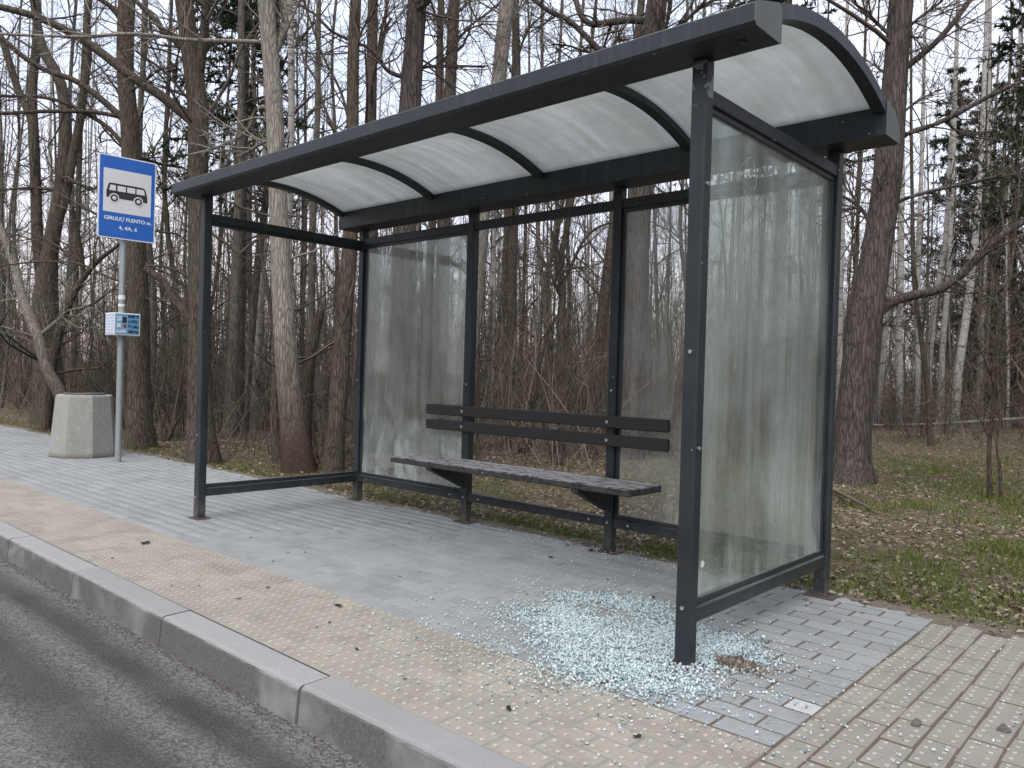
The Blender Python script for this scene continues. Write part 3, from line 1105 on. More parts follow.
# ------------------------------------------------------------------ concrete litter bin
def build_bin():
    cx, cy = -8.726, .84
    b = thing("litter_bin", "tapered eight-sided concrete litter bin beside the sign pole", "litter bin", (cx, cy, 0))
    n = 8

    def ring(r, z, off=-.08): return [(cx + r * math.cos(2 * math.pi * i / n + off), cy + r * math.sin(2 * math.pi * i / n + off), z) for i in range(n)]
    prof = [(.372, -.02), (.377, .02), (.375, .06), (.318, .715), (.312, .738), (.30, .745), (.235, .745), (.235, .66)]
    V, F = [], []
    for r, z in prof: V += ring(r, z)
    for k in range(len(prof) - 1):
        for i in range(n):
            F.append((k * n + i, k * n + (i + 1) % n, (k + 1) * n + (i + 1) % n, (k + 1) * n + i))
    F.append(tuple(range((len(prof) - 1) * n, len(prof) * n)))
    F.append(tuple(range(n))[::-1])
    ob("body", fixn(pyd("body", V, F, CONC)), b)
    V, F = [], []
    lp = [(.228, .70), (.228, .762), (.221, .768), (.205, .768), (.205, .68)]
    nn = 24
    for r, z in lp:
        V += [(cx + r * math.cos(2 * math.pi * i / nn), cy + r * math.sin(2 * math.pi * i / nn), z) for i in range(nn)]
    for k in range(len(lp) - 1):
        for i in range(nn):
            F.append((k * nn + i, k * nn + (i + 1) % nn, (k + 1) * nn + (i + 1) % nn, (k + 1) * nn + i))
    F.append(tuple(range((len(lp) - 1) * nn, len(lp) * nn)))
    ob("liner", fixn(pyd("liner", V, F, m_plain("dull_zinc", (.12, .125, .12), .6, .5, .3))), b)


build_bin()
# ------------------------------------------------------------------ trees: surveyed trunks (x, y, z, radius) and their limbs
HERO = [
  ('bare_tree', 'dark', 'dark trunk standing right behind the bus stop sign pole',
   [(-9.43,1.82,0.0,0.192),(-9.47,1.8,0.64,0.151),(-9.49,1.79,1.6,0.134),(-9.61,1.71,3.39,0.124),(-9.66,1.67,4.35,0.113),(-9.74,1.61,5.31,0.11),(-9.75,1.62,6.13,0.11),(-9.82,1.69,15.13,0.038)],
   [[(-9.75,1.6,4.51,0.048),(-9.95,1.38,4.76,0.045),(-10.14,1.16,4.96,0.041),(-10.49,0.8,5.13,0.038),(-10.72,0.56,5.35,0.034),(-10.84,0.41,5.52,0.031),(-11.2,0.04,5.7,0.027)],[(-9.75,1.6,4.52,0.031),(-9.91,1.37,4.55,0.029),(-10.21,1.02,4.54,0.027),(-10.49,0.69,4.5,0.025),(-10.72,0.4,4.45,0.023),(-10.95,0.12,4.49,0.021)],[(-9.7,1.64,4.1,0.034),(-9.91,1.44,4.4,0.031),(-10.1,1.25,4.55,0.029),(-10.29,1.05,4.68,0.026),(-10.54,0.82,4.75,0.023),(-10.93,0.45,4.75,0.02),(-11.22,0.17,4.87,0.017)],[(-9.79,1.58,5.85,0.041),(-9.82,1.43,6.0,0.037),(-9.89,1.26,6.09,0.032),(-10.05,1.0,6.26,0.027)],[(-9.73,1.62,4.83,0.021),(-9.47,1.71,4.93,0.017),(-9.16,1.84,5.1,0.014),(-8.9,1.93,5.12,0.01)],[(-9.55,1.75,2.56,0.021),(-9.38,1.87,2.48,0.018),(-9.15,2.04,2.37,0.016),(-8.94,2.19,2.19,0.014)],[(-9.52,1.77,2.22,0.021),(-9.89,1.54,2.32,0.018),(-10.29,1.29,2.51,0.015),(-10.79,0.94,2.53,0.013),(-11.3,0.59,2.47,0.01)]]),
  ('bare_tree', 'dark', 'tall dark trunk with a thick limb reaching up left over the sign',
   [(-7.36,1.68,0.0,0.183),(-7.39,1.65,0.5,0.148),(-7.43,1.63,1.56,0.13),(-7.49,1.6,3.33,0.118),(-7.53,1.58,4.28,0.112),(-7.61,1.52,4.87,0.106),(-7.68,1.46,5.46,0.101),(-8.31,0.92,14.35,0.035)],
   [[(-7.51,1.59,3.97,0.071),(-7.71,1.46,4.16,0.067),(-7.91,1.31,4.34,0.062),(-8.22,1.08,4.58,0.058),(-8.52,0.85,4.86,0.053),(-8.78,0.66,5.06,0.049),(-9.13,0.38,5.27,0.044),(-9.52,0.07,5.4,0.04),(-9.92,-0.25,5.51,0.035)],[(-7.56,1.56,4.7,0.041),(-7.74,1.46,4.94,0.038),(-7.91,1.36,5.09,0.034),(-8.1,1.25,5.33,0.031),(-8.26,1.16,5.49,0.027),(-8.5,0.99,5.77,0.024)],[(-7.51,1.6,4.63,0.053),(-7.42,1.59,5.02,0.051),(-7.35,1.57,5.28,0.049),(-7.28,1.54,5.6,0.047)],[(-7.44,1.62,1.53,0.059),(-7.52,1.56,1.66,0.056),(-7.6,1.49,1.81,0.052),(-7.68,1.43,1.91,0.048),(-7.76,1.37,2.08,0.045),(-7.96,1.2,2.28,0.041)],[(-7.44,1.63,2.03,0.021),(-7.52,1.48,2.2,0.018),(-7.64,1.3,2.28,0.015),(-7.76,1.12,2.28,0.012)],[(-7.47,1.62,3.04,0.018),(-7.53,1.46,3.19,0.015),(-7.58,1.3,3.34,0.012),(-7.59,1.19,3.52,0.009)],[(-7.53,1.58,4.16,0.021),(-7.59,1.43,4.34,0.018),(-7.67,1.26,4.54,0.016),(-7.8,1.04,4.7,0.014),(-7.79,0.96,4.73,0.012)]]),
  ('pale_tree', 'pale', 'pale smooth trunk with reddish foot just outside the open left end of the shelter',
   [(-6.01,2.12,0.0,0.183),(-6.07,2.07,0.45,0.144),(-6.12,2.03,0.9,0.128),(-6.18,1.99,1.56,0.117),(-6.24,1.95,2.45,0.105),(-6.29,1.92,3.22,0.1),(-6.32,1.89,3.89,0.094),(-6.39,1.85,4.66,0.094),(-6.44,1.81,5.22,0.094),(-6.92,1.43,14.16,0.033)],
   [[(-6.42,1.82,4.75,0.025),(-6.62,1.61,4.74,0.024),(-6.76,1.45,4.73,0.023),(-7.02,1.18,4.72,0.021),(-7.28,0.91,4.75,0.02),(-7.5,0.68,4.74,0.019),(-7.72,0.45,4.69,0.018),(-7.94,0.23,4.68,0.016),(-8.4,-0.22,4.68,0.015),(-8.61,-0.44,4.7,0.014)],[(-6.32,1.89,3.87,0.028),(-6.41,1.88,4.01,0.026),(-6.52,1.84,4.06,0.024),(-6.62,1.81,4.01,0.022),(-6.7,1.8,3.85,0.02),(-6.86,1.71,3.72,0.018),(-7.07,1.58,3.63,0.016),(-7.33,1.42,3.56,0.014)],[(-6.33,1.89,3.67,0.022),(-6.5,1.84,3.65,0.019),(-6.67,1.8,3.59,0.015),(-6.87,1.73,3.53,0.011)],[(-6.37,1.86,4.55,0.044),(-6.38,2.01,4.94,0.044),(-6.5,2.06,5.33,0.044)],[(-6.33,1.89,3.9,0.017),(-6.54,1.77,3.92,0.015),(-6.72,1.69,3.89,0.012),(-6.94,1.57,3.81,0.01),(-7.16,1.44,3.75,0.008)]]),
  ('bare_tree', 'dark', 'straight grey-brown trunk just left of the dirty left back pane',
   [(-5.81,2.42,0.0,0.129),(-5.79,2.44,0.57,0.101),(-5.78,2.47,1.25,0.095),(-5.76,2.49,1.92,0.09),(-5.74,2.52,2.65,0.084),(-5.75,2.52,3.83,0.073),(-5.77,2.52,4.72,0.067),(-5.77,2.53,5.29,0.062),(-5.77,2.62,14.29,0.022)],
   [[(-5.75,2.52,3.72,0.017),(-5.82,2.39,4.25,0.015),(-5.91,2.24,4.56,0.014),(-5.99,2.09,4.97,0.013),(-6.03,1.98,5.27,0.011)],[(-5.76,2.52,4.61,0.017),(-5.65,2.54,4.92,0.014),(-5.49,2.59,5.11,0.011)]]),
  ('bare_tree', 'dark', 'slim dark trunk rising behind the roof right of the grey-brown trunk',
   [(-7.24,4.11,0.0,0.105),(-7.31,4.08,2.13,0.091),(-7.4,4.03,4.52,0.077),(-7.42,4.03,5.64,0.077),(-7.43,4.03,6.34,0.07),(-7.51,4.03,15.34,0.025)],
   [[(-7.42,4.03,5.81,0.014),(-7.33,4.18,6.09,0.011),(-7.27,4.3,6.32,0.007)]]),
  ('pine_tree', 'pine', 'reddish pine trunk with crooked dark branches behind the left roof half',
   [(-5.6,3.22,0.0,0.177),(-5.62,3.22,0.8,0.153),(-5.63,3.22,1.98,0.141),(-5.64,3.23,3.4,0.13),(-5.63,3.25,4.34,0.124),(-5.62,3.27,4.93,0.118),(-5.61,3.29,5.52,0.112),(-5.52,3.47,14.51,0.039)],
   [[(-5.65,3.24,4.61,0.029),(-5.78,3.17,4.64,0.027),(-5.9,3.11,4.71,0.024),(-6.0,3.07,4.87,0.021),(-6.01,3.11,5.1,0.018),(-5.97,3.19,5.38,0.015)],[(-5.9,3.02,4.78,0.024),(-6.03,2.97,4.94,0.021),(-6.27,2.83,5.07,0.019),(-6.5,2.7,5.21,0.017),(-6.68,2.61,5.41,0.014),(-6.91,2.47,5.57,0.012)],[(-5.63,3.26,4.59,0.024),(-5.62,3.37,4.74,0.021),(-5.58,3.5,4.8,0.018),(-5.46,3.7,4.84,0.015),(-5.19,4.04,4.87,0.012)],[(-5.64,3.26,5.33,0.035),(-5.5,3.24,5.38,0.033),(-5.36,3.24,5.41,0.031),(-5.25,3.2,5.47,0.029)],[(-5.66,3.24,4.93,0.012),(-5.56,3.38,5.13,0.009),(-5.46,3.53,5.12,0.006)]]),
  ('bare_tree', 'dark', 'dark slender trunk second from the reddish pine, above the roof centre',
   [(-6.99,5.08,0.0,0.125),(-7.0,5.1,1.77,0.103),(-7.01,5.12,3.69,0.096),(-7.0,5.15,5.24,0.088),(-6.99,5.16,5.9,0.085),(-6.99,5.17,6.64,0.081),(-6.99,5.24,15.64,0.028)],
   [[(-6.96,5.19,6.05,0.018),(-6.86,5.34,6.22,0.015),(-6.7,5.54,6.33,0.011),(-6.6,5.69,6.34,0.007)],[(-7.02,5.14,6.12,0.022),(-7.08,5.09,6.34,0.018),(-7.11,5.07,6.49,0.015)]]),
  ('pale_tree', 'pale', 'pale thick trunk above the middle of the roof',
   [(-7.02,5.63,0.0,0.16),(-6.98,5.69,1.81,0.138),(-6.91,5.77,3.34,0.13),(-6.83,5.86,4.57,0.122),(-6.77,5.93,5.56,0.118),(-6.71,6.01,6.87,0.115),(-6.46,6.34,15.84,0.04)],
   [[(-6.77,5.94,6.17,0.015),(-6.92,5.65,6.42,0.011),(-6.95,5.46,6.66,0.008)],[(-6.72,5.99,6.41,0.019),(-6.55,6.13,6.71,0.015),(-6.43,6.23,6.94,0.011)]]),
  ('bare_tree', 'dark', 'narrow dark trunk in the empty middle bay close to its left post',
   [(-8.3,8.04,0.0,0.121),(-8.29,8.06,0.67,0.103),(-8.3,8.07,2.54,0.093),(-8.32,8.08,4.41,0.084),(-8.35,8.09,6.74,0.075),(-8.42,8.05,8.13,0.075),(-8.69,7.89,17.11,0.026)],
   [[(-8.36,8.09,7.02,0.023),(-8.12,8.1,7.51,0.019),(-7.75,8.22,7.82,0.014)],[(-8.31,8.08,3.47,0.019),(-8.62,8.03,4.15,0.014),(-8.89,8.01,4.56,0.009)],[(-8.28,8.08,1.98,0.019),(-8.07,8.47,2.56,0.014),(-7.96,8.76,2.87,0.009)]]),
  ('bare_tree', 'dark', 'leaning trunk in the empty middle bay beside its right post',
   [(-6.94,8.74,0.0,0.154),(-6.9,8.78,0.64,0.127),(-6.84,8.85,1.73,0.109),(-6.76,8.95,3.1,0.1),(-6.67,9.04,4.37,0.091),(-6.57,9.16,5.83,0.082),(-6.2,9.6,14.78,0.029)],
   [[(-6.8,8.9,2.55,0.018),(-7.07,8.68,2.9,0.015),(-7.29,8.5,3.17,0.012),(-7.5,8.33,3.22,0.009)]]),
  ('bare_tree', 'dark', 'crooked forked tree in the centre of the empty middle bay',
   [(-5.92,6.63,0.0,0.084),(-5.92,6.64,1.08,0.069),(-5.96,6.62,2.0,0.065),(-5.95,6.63,2.46,0.061),(-5.99,6.6,2.84,0.05),(-5.93,6.66,3.38,0.046),(-5.6,6.99,8.32,0.016)],
   [[(-5.96,6.62,2.43,0.046),(-5.99,6.55,2.79,0.042),(-6.0,6.5,3.13,0.038),(-5.95,6.49,3.47,0.034),(-5.88,6.51,3.88,0.031)],[(-5.95,6.63,2.54,0.031),(-5.89,6.79,2.9,0.027),(-5.82,6.96,3.26,0.023),(-5.74,7.15,3.46,0.019),(-5.6,7.38,3.58,0.015)],[(-5.96,6.62,2.15,0.023),(-6.11,6.5,1.84,0.019),(-6.26,6.39,1.53,0.015),(-6.44,6.25,1.25,0.011)],[(-5.96,6.62,2.31,0.023),(-6.26,6.55,2.9,0.017),(-6.47,6.56,3.1,0.011)]]),
  ('pine_tree', 'pine', 'thick reddish trunk with heavy black limbs behind the right half of the roof',
   [(-4.38,6.23,0.0,0.204),(-4.37,6.24,0.57,0.184),(-4.37,6.26,1.52,0.17),(-4.38,6.28,3.7,0.156),(-4.34,6.33,5.2,0.15),(-4.3,6.38,6.02,0.143),(-4.28,6.4,6.29,0.136),(-3.88,6.8,15.24,0.048)],
   [[(-4.32,6.36,5.99,0.054),(-4.52,6.24,6.03,0.051),(-4.8,6.05,6.01,0.048),(-5.03,5.9,6.0,0.044),(-5.14,5.86,6.11,0.041),(-5.24,5.84,6.36,0.037),(-5.33,5.81,6.59,0.034)],[(-4.38,6.3,5.33,0.048),(-4.58,6.12,5.44,0.045),(-4.82,5.91,5.56,0.042),(-4.98,5.77,5.76,0.039),(-5.21,5.57,6.01,0.036),(-5.36,5.43,6.09,0.033),(-5.51,5.3,6.23,0.03),(-5.73,5.11,6.44,0.027)],[(-4.32,6.36,5.75,0.034),(-4.11,6.53,5.88,0.031),(-3.95,6.66,6.04,0.027),(-3.82,6.75,6.18,0.024),(-3.65,6.88,6.3,0.02)],[(-4.84,5.89,5.56,0.02),(-5.0,5.78,5.57,0.017),(-5.17,5.66,5.65,0.014),(-5.37,5.51,5.68,0.01)],[(-4.72,6.0,5.65,0.02),(-4.65,6.03,5.75,0.015),(-4.58,6.06,5.87,0.01)],[(-4.33,6.35,5.47,0.027),(-4.1,6.39,5.96,0.024),(-4.02,6.3,6.3,0.02)]]),
  ('pine_tree', 'pine', 'stout brown pine trunk right of the shelter with long bare limbs',
   [(-1.56,6.49,0.0,0.252),(-1.56,6.49,0.28,0.206),(-1.54,6.52,0.96,0.194),(-1.5,6.56,1.54,0.183),(-1.43,6.64,2.46,0.166),(-1.36,6.71,3.26,0.154),(-1.32,6.76,4.29,0.143),(-1.3,6.79,4.98,0.134),(-1.28,6.81,5.55,0.132),(-1.09,7.0,14.54,0.046)],
   [[(-1.36,6.69,1.98,0.057),(-1.27,6.75,2.08,0.055),(-1.19,6.81,2.13,0.054),(-1.05,6.92,2.18,0.052),(-0.86,7.07,2.24,0.05),(-0.66,7.23,2.43,0.049),(-0.57,7.3,2.56,0.047),(-0.45,7.38,2.71,0.045),(-0.34,7.46,2.85,0.043),(-0.14,7.63,3.04,0.042),(0.24,7.95,3.29,0.04)],[(-1.31,6.78,4.61,0.04),(-1.25,6.88,4.77,0.038),(-1.14,7.03,4.93,0.036),(-1.01,7.21,5.13,0.034),(-0.86,7.4,5.41,0.032),(-0.75,7.56,5.67,0.031),(-0.63,7.72,5.93,0.029)],[(-1.27,6.8,3.95,0.031),(-1.16,6.82,4.01,0.03),(-0.96,6.92,4.08,0.029),(-0.71,7.08,4.22,0.027),(-0.49,7.21,4.37,0.026),(-0.16,7.43,4.56,0.024),(0.14,7.62,4.68,0.023)],[(-1.27,6.79,3.22,0.026),(-1.17,6.79,3.26,0.023),(-0.98,6.87,3.32,0.021),(-0.68,7.05,3.4,0.019),(-0.41,7.2,3.47,0.017),(-0.12,7.38,3.53,0.014)],[(-1.37,6.73,5.15,0.023),(-1.47,6.69,5.27,0.02),(-1.61,6.6,5.43,0.017),(-1.74,6.53,5.58,0.014)],[(-1.23,6.85,5.21,0.02),(-1.13,6.87,5.3,0.017),(-1.0,6.91,5.39,0.014),(-0.88,6.95,5.48,0.011)],[(-1.47,6.6,2.97,0.023),(-1.55,6.55,3.14,0.02),(-1.66,6.46,3.25,0.017),(-1.73,6.41,3.3,0.014)],[(-1.24,6.83,4.24,0.014),(-1.13,6.92,4.38,0.012),(-1.0,7.03,4.48,0.009),(-0.9,7.11,4.54,0.007)],[(-1.38,6.69,2.89,0.023),(-1.32,6.69,3.11,0.019),(-1.37,6.59,3.29,0.015),(-1.37,6.55,3.5,0.011)],[(-1.37,6.72,4.69,0.017),(-1.52,6.84,4.84,0.014),(-1.62,7.0,4.98,0.011)],[(-1.24,6.85,5.14,0.011),(-1.12,6.8,5.08,0.01),(-1.03,6.73,5.03,0.009)],[(-1.41,6.65,1.8,0.009),(-1.3,6.7,1.82,0.007),(-1.14,6.8,1.82,0.006)],[(-0.44,7.53,2.72,0.009),(-0.4,7.47,2.37,0.008),(-0.31,7.44,2.14,0.007),(-0.21,7.43,2.41,0.006)]]),
  ('bare_tree', 'dark', 'thick-based dark tree with several stems at the far left edge',
   [(-14.29,2.26,0.0,0.311),(-14.37,2.2,0.98,0.247),(-14.45,2.15,2.26,0.21),(-14.41,2.2,3.18,0.137),(-14.29,2.32,4.28,0.119),(-14.26,2.36,5.25,0.11),(-14.38,2.27,6.33,0.091),(-14.61,2.07,6.85,0.082),(-14.76,1.95,7.74,0.073),(-15.65,1.24,16.54,0.026)],
   [[(-14.48,2.12,2.44,0.101),(-14.6,2.05,3.36,0.096),(-14.67,2.02,4.28,0.091),(-14.73,2.0,5.01,0.087),(-14.81,1.97,6.12,0.082),(-14.79,2.02,7.05,0.078),(-14.83,2.02,7.79,0.073)],[(-14.35,2.25,3.55,0.082),(-14.21,2.36,4.1,0.078),(-14.1,2.43,4.83,0.074),(-13.99,2.51,5.55,0.071),(-13.93,2.54,6.09,0.067),(-13.86,2.58,6.67,0.063),(-13.88,2.54,7.34,0.059),(-13.82,2.57,7.79,0.055)],[(-14.59,2.04,3.63,0.073),(-14.63,1.99,4.81,0.07),(-14.66,1.95,5.44,0.066),(-14.85,1.75,6.07,0.062),(-15.04,1.56,6.87,0.059),(-15.22,1.38,7.49,0.055)],[(-14.28,2.33,4.47,0.027),(-14.14,2.58,4.41,0.018),(-14.03,2.81,4.29,0.009)],[(-14.3,2.31,4.28,0.027),(-14.64,1.92,4.29,0.023),(-14.96,1.53,4.22,0.018)]]),
  ('leaning_tree', 'pale', 'slim pale trunk leaning left out of the brush behind the concrete bin',
   [(-11.67,1.71,0.0,0.109),(-11.83,1.58,0.65,0.101),(-11.99,1.44,1.01,0.085),(-12.1,1.35,1.48,0.082),(-12.3,1.18,2.08,0.07),(-12.41,1.09,2.59,0.062),(-12.56,0.96,3.07,0.054),(-12.75,0.79,3.62,0.047),(-13.31,0.29,6.34,0.016)],
   [[(-12.1,1.35,1.53,0.031),(-11.89,1.57,1.82,0.025),(-11.85,1.64,1.92,0.019)],[(-12.31,1.17,2.11,0.016),(-12.65,1.07,2.09,0.012),(-13.03,0.92,2.04,0.008)]]),
  ('bare_tree', 'dark', 'dark curved stem leaning right behind the concrete bin',
   [(-12.88,1.71,0.0,0.083),(-12.79,1.8,1.33,0.075),(-12.68,1.92,2.0,0.066),(-12.54,2.04,2.39,0.05),(-12.3,2.26,2.83,0.041),(-12.07,2.48,3.1,0.025),(-11.74,2.8,3.75,0.009)],
   [[(-12.47,2.11,2.51,0.041),(-12.43,2.02,3.07,0.036),(-12.39,1.92,3.46,0.03),(-12.32,1.85,3.68,0.025)],[(-12.61,1.98,2.17,0.017),(-12.19,2.12,1.67,0.014),(-12.04,2.03,0.78,0.012)]]),
  ('bare_tree', 'grey', 'grey spotted trunk left of the pale trunk, seen through the open end',
   [(-10.36,3.61,0.0,0.114),(-10.35,3.63,0.93,0.093),(-10.34,3.65,1.9,0.085),(-10.35,3.67,3.36,0.077),(-10.37,3.68,5.47,0.057),(-10.41,3.66,7.09,0.049),(-10.54,3.59,16.09,0.017)],
   []),
  ('bare_tree', 'dark', 'short black stem leaning against the foot of the pale trunk',
   [(-6.71,2.29,0.0,0.077),(-6.75,2.26,0.52,0.071),(-6.75,2.26,0.99,0.065),(-6.78,2.25,1.59,0.047),(-6.84,2.19,1.94,0.03),(-6.92,2.13,2.41,0.024),(-6.97,2.09,2.77,0.018),(-7.04,2.04,3.56,0.006)],
   []),
  ('dead_snag', 'dark', 'broken snag ending in mid air right of the pale trunk',
   [(-6.37,2.44,0.0,0.07),(-6.37,2.44,0.54,0.059),(-6.36,2.46,1.24,0.056),(-6.32,2.5,1.65,0.059),(-6.29,2.53,1.85,0.053),(-6.29,2.53,1.87,0.019)],
   []),
  ('bare_tree', 'grey', 'slim grey trunk between the pale trunk and the grey-brown trunk',
   [(-8.43,3.84,0.0,0.074),(-8.46,3.84,1.72,0.063),(-8.48,3.84,3.2,0.055),(-8.48,3.87,4.82,0.044),(-8.51,3.86,6.6,0.037),(-8.6,3.83,15.6,0.013)],
   []),
  ('birch_tree', 'birch', 'thin birch trunk right behind the pale trunk above the roof edge',
   [(-9.27,4.07,0.0,0.071),(-9.38,4.0,2.84,0.063),(-9.41,4.01,5.36,0.055),(-9.48,3.98,6.93,0.051),(-9.72,3.88,15.92,0.018)],
   []),
  ('birch_tree', 'birch', 'white birch trunk left of the pale trunk at mid distance',
   [(-12.93,5.51,0.0,0.091),(-12.91,5.54,1.29,0.081),(-12.9,5.57,2.51,0.076),(-12.88,5.6,3.52,0.071),(-12.93,5.61,6.55,0.061),(-12.95,5.61,8.57,0.051),(-13.0,5.61,17.57,0.018)],
   []),
  ('birch_tree', 'birch', 'birch trunk nearest the stout pine, right of the shelter',
   [(-4.82,19.79,0.0,0.121),(-4.81,19.8,0.32,0.101),(-4.86,19.78,2.12,0.094),(-4.89,19.78,4.0,0.094),(-4.95,19.77,7.48,0.067),(-5.04,19.74,11.5,0.054),(-5.13,19.71,18.5,0.019)],
   []),
  ('birch_tree', 'birch', 'second birch trunk right of the stout pine',
   [(-4.68,20.97,0.0,0.097),(-4.68,20.99,0.42,0.083),(-4.71,20.98,2.45,0.076),(-4.76,20.96,4.12,0.07),(-4.78,20.99,7.74,0.056),(-4.82,21.01,11.35,0.042),(-4.87,21.03,18.35,0.015)],
   []),
  ('birch_tree', 'birch', 'leaning birch trunk whose top bends right, third from the stout pine',
   [(-4.51,21.37,0.0,0.098),(-4.5,21.38,0.42,0.084),(-4.5,21.4,2.1,0.084),(-4.44,21.48,3.54,0.084),(-4.31,21.61,4.72,0.07),(-4.24,21.71,7.53,0.056),(-4.14,21.86,14.52,0.02)],
   []),
  ('birch_tree', 'birch', 'slim birch trunk between the leaning birch and the widest birch',
   [(-4.16,21.2,0.0,0.097),(-4.15,21.22,0.44,0.083),(-4.15,21.25,2.29,0.076),(-4.09,21.32,4.12,0.069),(-4.08,21.37,6.33,0.062),(-4.1,21.4,10.19,0.055),(-4.12,21.43,17.19,0.019)],
   []),
  ('birch_tree', 'birch', 'widest white birch trunk in the stand right of the shelter',
   [(-3.69,20.52,0.0,0.146),(-3.67,20.53,0.13,0.119),(-3.6,20.62,1.68,0.106),(-3.48,20.75,3.14,0.099),(-3.43,20.81,4.02,0.093),(-3.32,20.93,6.68,0.066),(-3.32,20.99,9.87,0.053),(-3.32,21.07,16.87,0.019)],
   []),
  ('birch_tree', 'birch', 'birch trunk left of the dark sapling at the right edge',
   [(-3.99,24.54,0.0,0.107),(-3.97,24.56,0.15,0.092),(-3.9,24.65,2.45,0.084),(-3.89,24.69,4.47,0.077),(-3.91,24.73,8.15,0.061),(-3.97,24.73,11.82,0.046),(-4.04,24.73,18.82,0.016)],
   []),
  ('birch_tree', 'birch', 'thin birch trunk tight against the right side of the stout pine',
   [(-5.66,20.71,0.0,0.099),(-5.63,20.75,0.51,0.085),(-5.56,20.84,2.17,0.071),(-5.49,20.92,3.59,0.071),(-5.47,20.97,5.86,0.057),(-5.43,21.06,12.86,0.02)],
   []),
  ('birch_tree', 'birch', 'birch trunk at the far right edge behind the dark sapling',
   [(-3.62,27.76,0.0,0.117),(-3.62,27.77,0.63,0.092),(-3.64,27.79,3.13,0.083),(-3.62,27.85,5.8,0.075),(-3.69,27.84,10.14,0.058),(-3.76,27.83,17.14,0.02)],
   []),
  ('birch_tree', 'birch', 'birch trunk between right back post and stout pine',
   [(-5.39,16.95,0.0,0.098),(-5.39,16.96,0.76,0.086),(-5.44,16.94,2.49,0.08),(-5.46,16.95,4.46,0.074),(-5.48,16.96,6.18,0.062),(-5.53,16.98,13.18,0.022)],
   []),
  ('bare_tree', 'dark', 'dark crooked sapling at the right edge of the clearing',
   [(-0.26,6.97,0.0,0.024),(-0.28,6.96,0.47,0.022),(-0.26,6.98,1.01,0.022),(-0.26,6.99,1.61,0.02),(-0.21,7.04,2.1,0.017),(-0.16,7.09,2.4,0.013),(-0.14,7.11,2.75,0.011),(-0.1,7.15,3.95,0.004)],
   [[(-0.26,6.98,1.23,0.011),(-0.17,6.93,1.45,0.008),(-0.09,6.87,1.6,0.005)],[(-0.19,7.07,2.26,0.011),(-0.11,7.26,2.11,0.008),(-0.03,7.47,1.91,0.005)],[(-0.28,6.96,0.58,0.011),(-0.39,6.92,0.85,0.008),(-0.51,6.87,1.06,0.005)]]),
  ('bare_tree', 'dark', 'dark slim trunk among the birches right of the stout pine',
   [(-2.57,13.98,0.0,0.063),(-2.6,13.96,0.31,0.058),(-2.65,13.93,1.08,0.053),(-2.78,13.82,2.15,0.048),(-2.89,13.73,3.02,0.044),(-2.98,13.68,4.76,0.034),(-3.13,13.59,9.75,0.012)],
   []),
  ('bare_tree', 'dark', 'thin twin sapling beside the dark crooked sapling',
   [(-0.14,6.89,0.0,0.019),(-0.16,6.88,0.28,0.016),(-0.19,6.86,0.59,0.016),(-0.15,6.9,1.02,0.013),(-0.19,6.87,1.44,0.011),(-0.24,6.84,2.23,0.004)],
   []),
]
rng = np.random.default_rng(21)


def resample(pts, K):
    """smooth polyline with radius through the given points"""
    P = np.array(pts, float)
    d = np.r_[0, np.cumsum(np.linalg.norm(np.diff(P[:, :3], axis=0), axis=1))]
    t = np.linspace(0, d[-1], K)
    n = len(P)
    out = np.zeros((K, 4))
    m = np.gradient(P, d, axis=0) if n > 2 else np.repeat((P[1:] - P[:1]) / d[-1], 2, 0)
    i = np.clip(np.searchsorted(d, t, side='right') - 1, 0, n - 2)
    h = (d[i + 1] - d[i])[:, None]
    s = ((t - d[i]) / h[:, 0])[:, None]
    out = (2 * s**3 - 3 * s**2 + 1) * P[i] + (s**3 - 2 * s**2 + s) * h * m[i] + (-2 * s**3 + 3 * s**2) * P[i + 1] + (s**3 - s**2) * h * m[i + 1]
    out[:, 3] = np.interp(t, d, P[:, 3])
    return out


def sprout(P, Rd, m, lmin, lmax, ang, upw, K=4, tmin=.15, rfac=.6, rmin=.0022, wob=.22, labs=None):
    """child twigs of the polylines P (N,K0,3)"""
    N, K0, _ = P.shape
    idx = np.repeat(np.arange(N), m)
    n = len(idx)
    t = rng.uniform(tmin, .98, n)
    f = t * (K0 - 1)
    i = np.minimum(f.astype(int), K0 - 2)
    s = (f - i)[:, None]
    a, b = P[idx, i], P[idx, i + 1]
    pos = a * (1 - s) + b * s
    tan = b - a
    tan /= np.linalg.norm(tan, axis=1, keepdims=True) + 1e-9
    pr = Rd[idx, i] * (1 - s[:, 0]) + Rd[idx, i + 1] * s[:, 0]
    plen = np.linalg.norm(np.diff(P, axis=1), axis=2).sum(1)[idx]
    if labs is None: L = plen * rng.uniform(lmin, lmax, n) * (1.15 - .6 * t)
    else: L = rng.uniform(*labs, n) * (1.1 - .5 * t)
    q = rng.normal(size=(n, 3))
    perp = np.cross(tan, q)
    perp /= np.linalg.norm(perp, axis=1, keepdims=True) + 1e-9
    aa = rng.uniform(ang[0], ang[1], n)[:, None]
    d = tan * np.cos(aa) + perp * np.sin(aa)
    out = np.zeros((n, K, 3))
    out[:, 0] = pos
    for k in range(1, K):
        d = d + rng.normal(0, wob, (n, 3)) + np.array([0, 0, upw])
        d /= np.linalg.norm(d, axis=1, keepdims=True)
        out[:, k] = out[:, k - 1] + d * (L / (K - 1))[:, None]
    r0 = np.maximum(np.minimum(pr * rfac, L * .016), rmin)
    rr = np.maximum(r0[:, None] * np.linspace(1, .35, K)[None], rmin * .8)
    return out, rr


